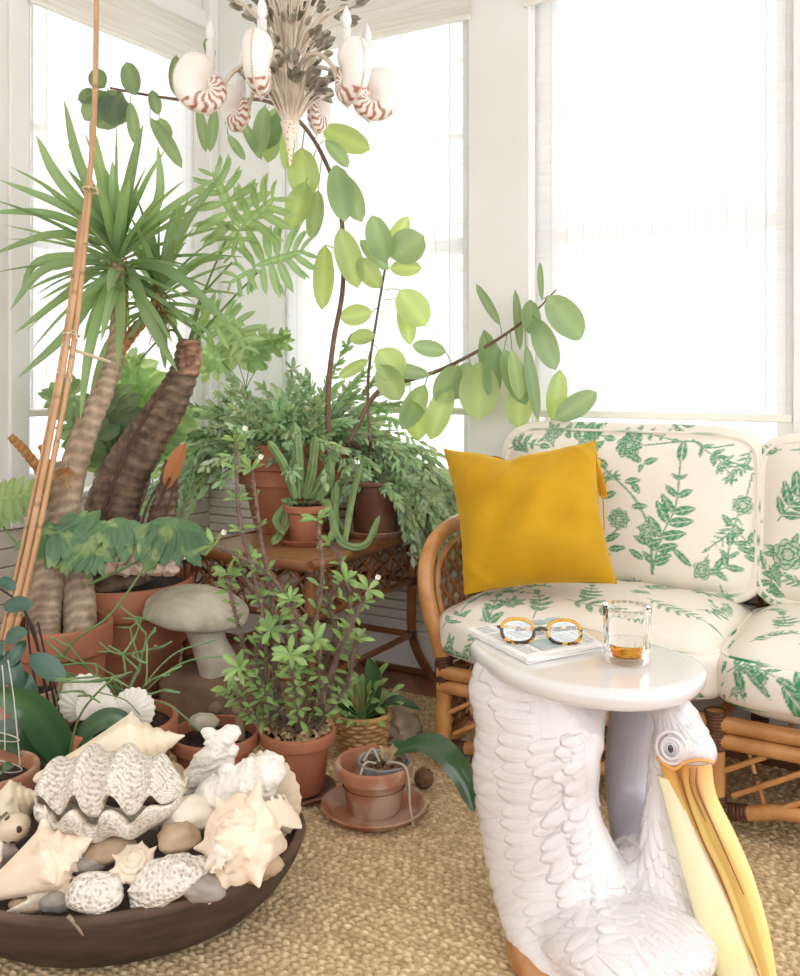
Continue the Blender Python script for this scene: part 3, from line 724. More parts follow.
base.ball(P(532, 895, 1.93), (.065, .08, .11), 20, 14)
base.tube([P(666, 735, 1.80), P(662, 790, 1.79), P(660, 850, 1.77), P(668, 920, 1.73), P(684, 985, 1.69)], [.028, .027, .038, .058, .075], 20, 6)
base.ball(P(682, 742, 1.77), (.056, .06, .052), 24, 16)
base.ball(P(700, 752, 1.745), (.030, .035, .036), 20, 12)
base.tube([P(655, 690, 1.84), P(668, 705, 1.81), P(680, 725, 1.78)], [.035, .040, .045], 16, 4)
base.tube([P(612, 690, 1.93), P(590, 712, 1.86), P(582, 745, 1.80)], [.02, .035, .045], 16, 4)
base.ball((.42, 1.71, .06), (.165, .16, .075), 28, 16)
base = remesh(base, .009, .6, 6)
bv = BVHTree.FromPolygons([tuple(v) for v in base.v[0]], base.f)
CAMP = Vector((0, 0, H))
def hit(px, py):
    d = Vector(P(px, py, 1.0))-CAMP; h = bv.ray_cast(CAMP, d.normalized()); return (np.array(h[0]), np.array(h[1])) if h[0] is not None else (None, None)
FE = []
def feather(p, nr, d, L, w, lift=.12, th=.0045, far=None, cur=None):
    d = unit(d-nr*np.dot(nr, d)); FE.append((p, d, np.cross(d, nr), L, w, th, frnd.uniform(1.2, 3.2) if cur is None else cur))
frnd = random.Random(4)
def imgdir(dx, dy): return V(dx, -.15*dx, -dy)
for r_, py in enumerate(np.arange(660, 940, 11)):         # the folded wing: bands of long feathers sweeping back
    xl = np.interp(py, [655, 690, 720, 765, 800, 835, 870, 900, 930], [478, 472, 480, 477, 482, 490, 500, 512, 528]); xr = np.interp(py, [655, 700, 730, 770, 830, 870, 910], [560, 580, 590, 592, 598, 612, 632])
    for k, (f, Lp, wp) in enumerate(((.88, 22, 12), (.72, 34, 14), (.54, 48, 17), (.34, 60, 20), (.16, 50, 20))):
        if py < 735 and k < 2: continue
        x = xl+(xr-xl)*f+frnd.uniform(-3, 3)+(r_ % 2)*5; y = py+k*2+frnd.uniform(-2, 2); p, nr = hit(x, y)
        if p is None: continue
        ang = math.radians(np.interp(py, [655, 750, 930], [-6, 10, 40])+(26 if k < 2 else 6)+frnd.uniform(-6, 6))
        feather(p, nr, imgdir(-math.cos(ang), math.sin(ang)), Lp*1.9/F, wp*1.9/F, th=.0066+.002*frnd.random(), cur=frnd.uniform(-3.5, -1))
for py in np.arange(735, 880, 8.5):                   # small scallops down the leading edge
    for x0 in (-14, -4):
        p, nr = hit(np.interp(py, [735, 830, 880], [588, 592, 610])+x0, py)
        if p is not None: feather(p, nr, imgdir(-.8, .6), .030, .021, th=.0045, cur=0)
for py in np.arange(816, 950, 9):                     # long scalloped feathers over the back
    for px in np.arange(612, 668, 8.5):
        x = px+(4 if int(py/9) % 2 else 0)+(py-816)*.12
        p, nr = hit(x, py)
        if p is not None and nr[1] < .5: feather(p, nr, imgdir(.25+(x-640)*.008, 1), .060, .019, th=.0065, cur=.5)
for _ in range(170):                                   # soft breast and flank feathers
    x, y = frnd.uniform(515, 720), frnd.uniform(885, 1000)
    p, nr = hit(x, y)
    if p is not None: feather(p, nr, imgdir(.9-(y-885)*.006, .25+(y-885)*.006), frnd.uniform(.08, .14), .030, th=.005)
for k in range(26):                                    # crest strands on the head
    x, y = frnd.uniform(655, 700), frnd.uniform(702, 728); p, nr = hit(x, y)
    if p is not None: feather(p, nr, imgdir(.5, .9), .045, .008, th=.003, cur=0)
for k in range(40):
    x, y = frnd.uniform(690, 712), frnd.uniform(722, 758); p, nr = hit(x, y)
    if p is not None: feather(p, nr, imgdir(.15, 1), .035, .008, th=.0018, cur=0)
for _ in range(520):                                   # the far sides
    a = frnd.uniform(0, 2*PI); z = frnd.uniform(.05, .46); o = Vector((.42+math.cos(a), 1.78+math.sin(a), z)); d = Vector((.42+frnd.uniform(-.15, .15), 1.78+frnd.uniform(-.1, .1), z))-o
    if math.sin(a) < -.1: continue
    h = bv.ray_cast(o, d.normalized())
    if h[0] is None: continue
    feather(np.array(h[0]), np.array(h[1]), V(-math.sin(a)*.6, 0, -1), .06, .026, .12, far=1)
fine = remesh(base, .0023, .5, 3); bvv = fine.v[0].copy()
F_ = np.array([f for f in fine.f if len(f) == 4], int); fn_ = np.cross(bvv[F_[:, 2]]-bvv[F_[:, 0]], bvv[F_[:, 3]]-bvv[F_[:, 1]]); vn = np.zeros_like(bvv)
for k in range(4): np.add.at(vn, F_[:, k], fn_)
vn /= np.linalg.norm(vn, axis=1)[:, None]+1e-12
hgt = np.zeros(len(bvv)); st = np.zeros((len(bvv), 3), np.float32); st[:, 0] = bvv[:, 0]; st[:, 1] = bvv[:, 2]
for k, (p, d, sd, L, w, th, cur) in enumerate(FE):
    c = p+d*L*.5; near = np.nonzero((np.abs(bvv-c).max(1) < L*.62+w))[0]
    if len(near) == 0: continue
    q = bvv[near]-p; t_ = (q@d)/L; s0 = q@sd+cur*(q@d)**2; ff = np.where(t_ > .55, np.sqrt(np.clip(1-((t_-.55)/.45)**2, 0, 1)), np.clip(.45+t_, 0, 1)); e = np.abs(s0)/(w/2*np.maximum(ff, .02))
    off = np.abs(np.einsum('ij,j->i', q, np.cross(sd, d))) < .03
    m = (t_ > 0) & (t_ < 1) & (e < 1) & off; h = th*(.15+.85*np.clip(t_, 0, 1)**.8)*(1-.45*e**2)*np.clip(t_*5, 0, 1)
    b_ = m & (h > hgt[near]); ii = near[b_]; hgt[ii] = h[b_]; st[ii, 0] = s0[b_]; st[ii, 1] = t_[b_]*L; st[ii, 2] = k*.37
fine.v[0] = bvv+vn*hgt[:, None]
bo = link('body', fine, cer, pel, sharp=180)
at_ = bo.data.attributes.new('barb', 'FLOAT_VECTOR', 'POINT')
if len(bo.data.vertices) == len(st): at_.data.foreach_set('vector', st.ravel())
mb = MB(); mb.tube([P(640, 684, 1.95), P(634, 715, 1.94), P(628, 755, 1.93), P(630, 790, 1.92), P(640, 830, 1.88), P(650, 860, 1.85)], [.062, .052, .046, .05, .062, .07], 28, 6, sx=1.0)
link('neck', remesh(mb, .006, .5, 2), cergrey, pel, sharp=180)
# kidney-shaped top
out = [(470, 642), (480, 652), (505, 668), (545, 682), (585, 690), (625, 694), (662, 692), (692, 684), (706, 672), (703, 662), (685, 653), (655, 643), (610, 632), (560, 622), (515, 620), (483, 627)]
op = spline([Z(x, y, TT) for x, y in out]+[Z(*out[0], TT)], 7)[:-1]; cen = op.mean(0); mb = MB(); G = []
tang = np.roll(op, -1, 0)-np.roll(op, 1, 0); nrm2 = np.array([unit(V(q[1], -q[0], 0)) for q in tang]); nrm2 *= np.sign(((op-cen)*nrm2).sum(1))[:, None]
for ins, z in ((-.10, 0), (-.03, 0), (-.012, .0), (-.006, -.0015), (-.001, -.006), (0, -.014), (-.001, -.026), (-.006, -.034), (-.014, -.038), (-.03, -.039), (-.10, -.039)): G.append(op+nrm2*ins+V(0, 0, z))
G = [np.array([cen+(q-cen)*.05 for q in G[0]])]+G+[np.array([cen+(q-cen)*.05+V(0, 0, -.039) for q in G[0]])]
for i in (0, -1): G[i][:, 2] = TT if i == 0 else TT-.039
mb.grid(np.array(G), cv=True); o = mb.n-len(op); mb.f += [tuple(range(len(op)))[::-1], tuple(o+k for k in range(len(op)))]
link('table_top', mb, certop, pel, sharp=60)
och, yel, pal = tolin((212, 150, 70)), tolin((236, 208, 126)), tolin((238, 232, 192))
def beakpart(name, rows, cols, dz, seg=24, ridge=.12, grooves=()):
    mb = MB(); L = spline([P(*a) for a, b in rows], 6); R = spline([P(*b) for a, b in rows], 6); G, C = [], []; n = len(L)
    for i, (a, b) in enumerate(zip(L, R)):
        c = (a+b)/2; e = (b-a)/2; w_ = np.linalg.norm(e); q = unit(np.cross(e, V(0, 0, 1))); q = q if q[1] < 0 else -q; row = []
        for t_ in np.arange(seg)*2*PI/seg:
            k = 1+ridge*(math.exp(-((t_-PI/2)/.35)**2)); row.append(c+e*math.cos(t_)+q*w_*dz*math.sin(t_)*k)
            f = i/(n-1); base_ = np.array([np.interp(f, np.linspace(0, 1, len(cols)), [x[j] for x in cols]) for j in range(3)])
            m = max([math.exp(-((math.cos(t_)-g)/.13)**2) for g in grooves]+[0])*.75 if math.sin(t_) > 0 else 0
            C.append(base_*(1-m)+och*.8*m)
        G.append(row)
    mb.grid(np.array(G), cv=True, cols=C); mb.f += [tuple(k for k in range(seg)), tuple((n-1)*seg+k for k in reversed(range(seg)))]
    return link(name, mb, cerlip, pel, sharp=60)
bu = beakpart('upper_bill', [((676, 762, 1.735), (712, 762, 1.725)), ((684, 792, 1.72), (717, 795, 1.705)), ((698, 835, 1.70), (735, 832, 1.685)), ((718, 874, 1.68), (753, 874, 1.665)), ((738, 925, 1.655), (768, 925, 1.64)), ((754, 965, 1.63), (776, 970, 1.62)), ((764, 990, 1.615), (777, 995, 1.61)), ((768, 1000, 1.61), (774, 1003, 1.605))],
              [och*1.1, yel*.95, yel, yel*1.05, yel, och*1.2], .55, 32, .15, (-.95, .1, -.3))
beakpart('lower_bill', [((659, 760, 1.75), (680, 764, 1.74)), ((668, 795, 1.735), (690, 797, 1.73)), ((684, 835, 1.715), (704, 835, 1.705)), ((704, 875, 1.695), (722, 877, 1.685)), ((728, 930, 1.665), (743, 930, 1.655)), ((748, 970, 1.635), (760, 970, 1.63)), ((760, 995, 1.62), (768, 998, 1.61))],
         [och*1.1, yel*.9, yel, pal*.95, pal], .6, 24, .1, (.9,))
beakpart('throat_pouch', [((657, 775, 1.745), (682, 780, 1.74)), ((665, 805, 1.73), (696, 810, 1.725)), ((680, 862, 1.70), (718, 862, 1.695)), ((696, 922, 1.67), (742, 922, 1.665)), ((706, 958, 1.655), (755, 958, 1.645)), ((728, 990, 1.64), (766, 990, 1.63)), ((750, 1003, 1.65), (768, 1003, 1.62))],
         [pal*.95, pal, pal, tolin((238, 228, 170)), pal, yel], .5, 28, .0)
mb = MB()
for pts in (((697, 768, 1.70), (697, 785, 1.69), (704, 805, 1.68), (722, 845, 1.664), (744, 895, 1.64)), ((690, 768, 1.702), (692, 790, 1.69), (706, 822, 1.674)),
            ((676, 766, 1.722), (686, 795, 1.713), (702, 838, 1.690), (720, 878, 1.672), (741, 927, 1.648), (757, 968, 1.622))):
    mb.tube([P(*q) for q in pts], [.0016, .003, .0018, .001], 8, 6)
link('bill_groove', mb, cerdk, pel)
mb = MB(); mb.cur = tuple(och*1.1); mb.tube([P(657, 757, 1.742), P(665, 764, 1.728), P(675, 769, 1.718), P(684, 763, 1.712), P(698, 760, 1.703), P(713, 762, 1.71)], .0035, 8, 6); link('bill_edge', mb, cerlip, pel)
p, nr = hit(671, 748)
mb = MB(); nr = unit(nr+V(-.1, -.9, .1))
def torus(mb, c, nr, R, r, seg=32, sy=1.0):
    a = unit(np.cross(nr, V(0, 0, 1))); b = np.cross(nr, a); mb.tube([c+a*R*math.cos(t)+b*R*sy*math.sin(t) for t in np.linspace(0, 2*PI, seg+1)], r, 8, 1, smooth=False, cap=False)
torus(mb, p-nr*.002, nr, .0265, .0035, sy=1.1); torus(mb, p+nr*.003, nr, .0165, .003, sy=1.15); mb.ball(p-nr*.002, (.0155, .017, .008), 20, 12, ax=(unit(np.cross(nr, V(0, 0, 1))), V(0, 0, 1), nr))
e_ = link('eye_socket', mb, cer, pel)
mb = MB(); mb.ball(p+nr*.0035, (.0062, .0088, .004), 16, 10, ax=(unit(np.cross(nr, V(0, 0, 1))), V(0, 0, 1), nr)); link('pupil', mb, cereye, e_)
mb = MB(); torus(mb, p+nr*.0046, nr, .0085, .0011, sy=1.25); link('eye_ring', mb, mat('grey_blue_glaze', (150, 158, 170), .3), e_)
mb = MB()
for k in range(4): mb.tube([V(.225+.012*k, 1.82-.015*k, .014), V(.225+.012*k, 1.70, .02), V(.27+.02*k, 1.60, .012)], [.018, .024, .012], 12, 5)
link('foot', mb, ceror, pel)
# ------------------------------------------------------------------ newspaper, glasses, tumbler
paper = mat('newsprint', (244, 243, 240), .8, (232, 230, 226), 30, .5); ink = mat('newsprint_ink', (150, 152, 156), .8); inkb = mat('newsprint_photo', (160, 196, 208), .8, (200, 200, 190), 40, .9)
nc = [Z(467, 634, TT), Z(528, 665, TT), Z(604, 650, TT), Z(560, 621, TT)]
npr = thing('newspaper', nc[0], 'folded newspaper lying on the white pelican table under the glasses', 'newspaper')
def bil(u, v, z): return (nc[0]*(1-u)+nc[1]*u)*(1-v)+(nc[3]*(1-u)+nc[2]*u)*v+V(0, 0, z)
mb = MB()
for k in range(6):
    z0 = .0012+k*.0021; n = 14
    G = [[bil(-.0+.008*math.sin(k*1.7), v, z0+.0009*math.sin(v*7+k)) , bil(1-.012*(k % 3), v, z0+.0009*math.sin(v*5+k))] for v in np.linspace(0, 1-.01*(k % 2), n)]
    G2 = [[a+V(0, 0, .0017), b+V(0, 0, .0017)] for a, b in G]
    ring = np.array([[g[0], g[1], h[1], h[0]] for g, h in zip(G, G2)]); o = mb.n; mb.grid(ring, cv=True); mb.f += [(o, o+1, o+2, o+3), (o+4*n-1, o+4*n-2, o+4*n-3, o+4*n-4)]
for sgn in (0,): mb.tube([bil(.0, 0.0, .0065), bil(.0, .5, .0068), bil(0, 1, .0065)], .0062, 10, 4)
link('page', mb, paper, npr)
mb = MB(); zt = .0150
for r_ in range(22):
    u = .06+r_*.04; 
    for c_ in range(5):
        v0 = .05+c_*.19
        if (r_ > 13 and c_ in (1, 2)) or r_ in (5, 12): continue
        a, b = bil(u, v0, zt), bil(u, v0+.16*rnd.uniform(.8, 1), zt); mb.tube([a, b], .0006, 4, 1, smooth=False)
link('print_lines', mb, ink, npr)
mb = MB(); mb.grid(np.array([[bil(u, v, zt) for v in (.26, .58)] for u in (.62, .9)])); mb.grid(np.array([[bil(u, v, zt) for v in (.55, .9)] for u in (.08, .2)])); link_each('printed_picture', mb, inkb, npr)
tort = mat('tortoiseshell_acetate', (226, 170, 40), .15, (40, 22, 12), 70, 1, coat=.6, voro=False, lo=.46, hi=.5); hon = mat('amber_acetate', (236, 180, 60), .15, (200, 130, 30), 50, .6, coat=.6)
lens = bpy.data.materials.new('clear_lens'); t = nt(lens); t.nodes.remove(t.nodes['Principled BSDF'])
a_ = t.nodes.new('ShaderNodeBsdfTransparent'); a_.inputs[0].default_value = (.93, .96, .98, 1); b_ = t.nodes.new('ShaderNodeBsdfGlossy'); b_.inputs['Roughness'].default_value = .02; m_ = t.nodes.new('ShaderNodeMixShader'); m_.inputs[0].default_value = .1
t.links.new(a_.outputs[0], m_.inputs[1]); t.links.new(b_.outputs[0], m_.inputs[2]); t.links.new(m_.outputs[0], t.nodes['Material Output'].inputs['Surface'])
GZ = TT+.0148
gl = thing('eyeglasses', Z(540, 643, GZ), 'round tortoiseshell eyeglasses with amber tops resting on the newspaper', 'eyeglasses')
fy = Z(540, 643, GZ)[1]; gx = lambda px: (px-400)*fy/F
xa = unit(V(1, -.10, 0)); zup = unit(V(0, .25, 1)); yb = np.cross(zup, xa)
g0 = V(gx(541), fy, GZ+.0235)
def ringpts(cx_, R, ry, n=40, pw=2.6, a0=0, a1=2*PI):
    o = []
    for t_ in np.linspace(a0, a1, n+1):
        c, s_ = math.cos(t_), math.sin(t_); k = 1/((abs(c)**pw+abs(s_)**pw)**(1/pw)); k = 1+(k-1)*.8
        o.append(g0+xa*(cx_*1.1+R*1.12*c*k)+zup*(ry*1.05*s_*k+.001))
    return o
for cx_ in (-.0445, .0445):
    mb = MB(); mb.tube(ringpts(cx_, .0305, .0235, a0=PI*.93, a1=PI*2.07), .0040, 8, 1, smooth=False, sx=1.3); fr_ = link('rim', mb, tort, gl)
    mb = MB(); mb.tube(ringpts(cx_, .0305, .0235, a0=.05, a1=PI-.05), .0036, 8, 1, smooth=False, sx=1.3); link('rim_top', mb, hon, fr_)
    mb = MB(); rp = ringpts(cx_, .030, .023)[:-1]; c0 = g0+xa*cx_*1.1; mb.add([c0]+rp, [(0, i+1, (i+1) % len(rp)+1) for i in range(len(rp))]); mb.add([c0+yb*.0012]+[q+yb*.0012 for q in rp], [(0, (i+1) % len(rp)+1, i+1) for i in range(len(rp))]); link('lens', mb, lens, fr_)
mb = MB(); mb.tube([g0+xa*-.0155+zup*.004, g0+zup*.0085-yb*.001, g0+xa*.0155+zup*.004], .0035, 8, 6); link('bridge', mb, tort, gl)
for sg in (-1, 1):
    h0 = g0+xa*sg*.084+zup*.006; mb = MB()
    mb.tube([h0, h0+V(0, .012, 0)]+([V(gx(543), fy+.07, GZ+.012), V(gx(585), fy+.10, GZ+.006)] if sg < 0 else [V(gx(560), fy+.055, GZ+.012), V(gx(520), fy+.085, GZ+.006)]), [.0036, .0026, .0022, .0034], 8, 7)
    link('temple', mb, tort, gl)
gm = bpy.data.materials.new('cut_glass'); t = nt(gm); b = t.nodes['Principled BSDF']; b.inputs['Transmission Weight'].default_value = 1; b.inputs['Roughness'].default_value = .01; b.inputs['IOR'].default_value = 1.22; b.inputs['Base Color'].default_value = (1, 1, 1, 1)
wm = bpy.data.materials.new('whisky'); t = nt(wm); b = t.nodes['Principled BSDF']; b.inputs['Transmission Weight'].default_value = 1; b.inputs['Roughness'].default_value = .0; b.inputs['IOR'].default_value = 1.2; b.inputs['Base Color'].default_value = srgb((236, 168, 62))
tc_ = Z(627, 662, TT); tc_[2] = TT+.0005
tu = thing('tumbler', tc_, 'cut glass tumbler holding a little amber whisky on the white pelican table', 'glass')
mb = MB(); Rg = .047; flute = lambda th, f: 1+(.012*abs(math.cos(th*12)) if .12 < f < .52 else 0)
mb.lathe([(.0, 0), (Rg*.8, 0), (Rg*.93, .002), (Rg*.97, .008), (Rg, .02), (Rg, .04), (Rg*1.01, .06), (Rg*1.02, .08), (Rg*1.03, .1), (Rg*1.035, .113), (Rg*1.02, .1145), (Rg*1.005, .113), (Rg*.995, .1), (Rg*.98, .08), (Rg*.965, .06), (Rg*.945, .04), (Rg*.92, .022), (Rg*.8, .0165), (0, .016)], tc_, 96, fn=flute)
link('glass_body', mb, gm, tu, sharp=35)
mb = MB(); mb.lathe([(0, .0150), (Rg*.93, .0152), (Rg*.99, .018), (Rg*1.004, .041), (Rg*.99, .042), (0, .042)], tc_, 64); link('whisky', mb, wm, tu)
# ================================================================== POTS
terra = mat('terracotta', (184, 122, 92), .75, (158, 96, 70), 6, .8, bump=.15, bscale=70, spec=.3)
terra2 = mat('weathered_terracotta', (178, 122, 94), .8, (206, 182, 164), 9, .7, bump=.2, bscale=60, spec=.3, lo=.46, hi=.58)
terra3 = mat('dark_glazed_terracotta', (112, 72, 54), .3, (150, 112, 92), 10, .8, coat=.4, lo=.45, hi=.65)
soil = mat('potting_soil', (70, 48, 34), .95, (30, 20, 14), 60, 1, bump=1, bscale=90, bdist=.01)
litter = mat('dry_leaf_litter', (206, 184, 146), .85, (150, 124, 90), 14, .8, attr=True)
bark1 = mat('pale_bark', (192, 170, 146), .85, (146, 122, 100), 26, .9, bump=.6, bscale=60, attr=True, stretch=(1, 1, .35))
bark2 = mat('dark_fibrous_bark', (148, 124, 102), .9, (88, 68, 54), 24, .9, bump=.7, bscale=50, attr=True)
stone = mat('lichened_stone', (208, 200, 180), .9, (158, 150, 128), 12, .8, bump=.6, bscale=40)
stone2 = mat('brown_stone', (140, 112, 86), .9, (104, 84, 66), 10, .8, bump=.5, bscale=40)
def potmesh(mb, c, R, h, rim=.22, taper=.70, th=.011, seg=48):
    b = R*taper; rh = h*rim
    return mb.lathe([(0, .0), (b*.96, 0), (b, .006), (b+(R-.012-b)*(1-rim), h-rh), (R-.010, h-rh-.001), (R-.001, h-rh+.004), (R, h-rh+.010), (R+.002, h-.008), (R, h-.002), (R-.005, h), (R-th, h-.002), (R-th-.003, h-.012), (R-th-.006, h-.04), (R-th-.010, h*.55), (0, h*.52)], c, seg)
def pot(name, label, cat, c, R, h, m, filling=None, group=None, fz=.86, taper=.70, rim=.22, tex=None):
    c = np.asarray(c, float); r = thing(name, c, label, cat, group)
    mb = MB(); potmesh(mb, c, R, h, rim, taper); link('pot', mb, m, r, sharp=50)
    mb = MB(); z = h*fz; rs = R-.013-(R*(1-taper))*(1-fz)*.9
    mb.lathe([(rs, z-.01), (rs, z), (rs*.8, z+.004), (rs*.4, z+.008), (0, z+.009)], c, 28, fn=lambda th, f: 1+.0*f); link('soil', mb, filling or soil, r)
    return r
def saucer(label, c, R, h, m, group=None):
    mb = MB(); mb.lathe([(0, 0), (R*.78, 0), (R*.82, .003), (R*.97, h-.004), (R, h-.001), (R-.004, h+.001), (R-.011, h-.002), (R*.84, .010), (R*.78, .008), (0, .008)], c, 48)
    return link('pot_saucer', mb, m, loc=c, sharp=50, label=label, cat='saucer', group=group)
def rock(mb, c, r, seed, amp=.12, fr=2.2, ax=None, seg=36, rings=22):
    return mb.ball(c, r, seg, rings, ax=ax, fn=lambda d: 1+amp*mnoise.noise(Vector(d*fr)+Vector((seed, 0, 0)))+amp*.4*mnoise.noise(Vector(d*fr*3)+Vector((0, seed, 0))))
def blade(mb, pts, w, nrm=(0, -1, 0), prof='strap', cup=.15, n=5, tone=1.0, mid=1.12, m=2):
    p = spline(pts, n); N_ = len(p); t = np.gradient(p, axis=0); G, C = [], []; nr = np.asarray(nrm, float)
    for i in range(N_):
        f = i/(N_-1); d = unit(t[i]); nr = unit(nr-d*np.dot(nr, d)); sd = np.cross(d, nr)
        if prof == 'strap': k = min(1, .55+f*2)*(1-f**3.2)**.8
        elif prof == 'orchid': k = min(1, .5+f*1.5)*(1-f**5)**.7
        else: k = max(0, math.sin(PI*f))**.6
        if i == N_-1: k = .02
        row = []
        for q in range(-m, m+1):
            q /= m; row.append(p[i]+sd*q*w/2*k+nr*abs(q)*cup*w*k); C.append([x*tone*(mid if q == 0 else 1) for x in mb.cur])
        G.append(row)
    return mb.grid(np.array(G), cols=C)
def lobed(mb, base, tip, width, nrm, nl=7, sides=(1, -1), droop=.15, core=.18, tone=1.0, lw=.115, jit=.15, rr=rnd):
    base, tip = np.asarray(base, float), np.asarray(tip, float); d = tip-base; L = np.linalg.norm(d); d /= L; nr = unit(np.asarray(nrm, float)-d*np.dot(nrm, d)); sd = np.cross(d, nr)
    mb.leaf(base, tip, width*core, nr, 'oval', .05, -.03, 8, tone, 1.25)
    for sg in sides:
        for k in range(nl):
            t = .03+.86*k/(nl-1); a = math.radians(118-88*t+rr.uniform(-5, 5)); p = base+d*L*t
            ll = width*.5*(.55+.85*math.sin(PI*min(.95, t*.8+.22)))*rr.uniform(1-jit, 1+jit)
            q = p+(d*math.cos(a)+sd*sg*math.sin(a))*ll-nr*droop*ll
            mb.leaf(p, q, ll*lw*2.1, nr, 'oval', .10, .05, 5, tone*rr.uniform(.88, 1.1), 1.15)
            if rr.random() < .7:
                mb.leaf(p+(q-p)*.45, q+(d*.32)*ll*.45, ll*lw*1.1, nr, 'oval', .1, .03, 4, tone, 1.1)
def stemtube(mb, *a, **k): return mb.tube(*a, **k)
PG = 'terracotta pots crowded on the floor'
# leaf materials
L_rub = mat('rubber_plant_leaf', (140, 168, 128), .35, (118, 146, 112), 5, .6, attr=True, trans=.34, tcol=(206, 220, 124), coat=.2)
L_yuc = mat('sword_leaf', (140, 166, 122), .45, (164, 188, 146), 8, .6, attr=True, trans=.4, tcol=(170, 204, 110))
L_phi = mat('lobed_leaf', (148, 176, 122), .4, (126, 158, 106), 8, .5, attr=True, trans=.45, tcol=(192, 214, 144))
L_phd = mat('dark_lobed_leaf', (104, 144, 100), .35, (176, 200, 130), 22, .75, attr=True, trans=.3, tcol=(120, 180, 80), lo=.5, hi=.62)
L_rhi = mat('mistletoe_cactus_leaf', (172, 196, 152), .3, (140, 172, 124), 12, .6, attr=True, trans=.3, tcol=(176, 208, 128), coat=.4)
L_cro = mat('thorny_succulent_leaf', (154, 184, 116), .45, (126, 160, 96), 12, .5, attr=True, trans=.3, tcol=(168, 204, 110))
L_dk = mat('glossy_dark_leaf', (64, 96, 60), .22, (46, 76, 48), 6, .6, attr=True, trans=.12, tcol=(100, 160, 70), coat=.5)
L_hoy = mat('bluish_leaf', (72, 108, 88), .35, (52, 88, 68), 8, .6, attr=True, trans=.15, coat=.3)
L_cac = mat('ribbed_cactus_skin', (136, 160, 106), .5, (98, 130, 80), 22, .6, attr=True, bump=.1, bscale=90)
L_pen = mat('pencil_cactus_stem', (118, 148, 96), .5, (92, 124, 76), 20, .5, attr=True)
stemg = mat('green_stem', (110, 136, 78), .5); stemb = mat('brown_stem', (128, 100, 84), .7, (96, 72, 58), 30, .7); stemd = mat('dark_stem', (64, 50, 42), .6)
# ------------------------------------------------------------------ stone mushroom on a plinth
mc = P(196, 600, 2.78); base_z = .20
mu = thing('stone_mushroom', V(P(228, 640, 2.78)[0]-.03, 2.78, .205), 'grey stone mushroom ornament leaning on a block behind the thorny plant', 'garden ornament')
mb = MB(); ax = unit(V(.10, -.1, 1)); a1 = unit(np.cross(V(0, 1, 0), ax)); a2 = np.cross(ax, a1)
c = P(196, 612, 2.78)
mb.ball(c, (.158, .135, .072), 48, 28, ax=(a1, a2, ax), fn=lambda d: (1 if d[2] > -.15 else 1-.40*min(1, (-d[2]-.15)*1.6))*(1+.05*mnoise.noise(Vector(d*2.5)))); link('cap', mb, stone, mu, sharp=80)
mb = MB(); mb.tube([c+V(.02, 0, -.03), P(210, 645, 2.78), P(218, 664, 2.78), V(P(220, 670, 2.78)[0], 2.78, .205)], [.058, .052, .06, .066], 24, 6); link('stalk', mb, stone, mu, sharp=80)
mb = MB(); cc = V(-.575, 2.79, .0); mb.box(cc+V(0, 0, .1), .26, .20, .205, unit(V(1, -.25, 0)), unit(V(.25, 1, 0)), (0, 0, 1), .02)
link('stone_block', mb, stone2, loc=cc, label='rough brown stone block carrying the stone mushroom', cat='stone', sharp=60)
# ------------------------------------------------------------------ pencil cactus with two white scallop shells
def Yf(py): return F*H/(py-HY)
c = P(120, 712, 2.33); c[2] = 0
pc_ = pot('potted_pencil_cactus', 'pencil cactus with thin green stems in a wide terracotta pot', 'potted plant', c, .142, .235, terra, fz=.90)
mb = MB(); b0 = c+V(.015, 0, .205); rr = random.Random(8)
def pencil(p, d, L, lev):
    pts = [p]; q = p.copy(); dd = unit(d)
    for k in range(4): dd = unit(dd+V(rr.uniform(-.16, .16), rr.uniform(-.16, .16), rr.uniform(-.10, .12))); q = q+dd*L/4; pts.append(q.copy())
    mb.cur = vary((1, 1, 1), .15); mb.tube(pts, [.0030 if lev else .005, .0027 if lev else .004, .0022], 6, 2)
    if lev < 4:
        for _ in range(2 if lev else 10):
            if lev and rr.random() < .12: continue
            nd = unit(dd*.8+V(rr.uniform(-1.1, 1.1), rr.uniform(-.8, .6), rr.uniform(-.6, .35)))
            pencil(pts[-1 if lev else 2+_ % 3], nd, L*rr.uniform(.72, 1.0), lev+1)
pencil(b0, V(0, 0, 1), .085, 0)
for k, (x, y) in enumerate(((92, 560), (128, 520), (150, 600), (235, 655), (215, 640), (60, 690), (205, 735), (75, 560))):
    e = P(x, y, 2.25+.1*(k % 3)); 
    mb.cur = (1, 1, 1)
    if k in (3, 4, 6): mb.tube([b0+V(0, 0, .05), (b0+e)/2+V(0, 0, .07), e], .0022, 6, 6)
link('stems', mb, L_pen, pc_)
shellw = mat('bleached_shell', (238, 232, 222), .6, (216, 204, 188), 18, .7, bump=.25, bscale=60, attr=True)
def scallop(name, c, R, up, nr, label, ribs=16, seg=64, group=None, m=None):
    up, nr = unit(up), unit(nr); sd = np.cross(up, nr); G = []
    for i in range(13):
        f = i/12; row = []
        for k in range(seg+1):
            a = PI*(-.62+1.24*k/seg); r = R*(1.0+.03*math.cos(a*ribs*2))*f*2*(.62+.38*math.cos(a)); dome = R*.42*(math.sin(PI*f**.8*.9))*(math.cos(a*.7))+R*.022*math.cos(a*ribs*2.0)*f
            row.append(c+up*(r*math.cos(a)-R)+sd*r*math.sin(a)+nr*dome)
        G.append(row)
    G = np.array(G); mb = MB(); mb.grid(G); mb.grid(G-nr*R*.035, flip=True)
    return link(name, mb, m or shellw, loc=c-up*R, label=label, cat='shell', group=group, sharp=70)
scallop('scallop_shell', P(84, 693, 2.27), .045, (-.25, .2, 1), (0, -1, .25), 'ribbed white scallop shell standing at the left edge of the pencil cactus pot', ribs=12)
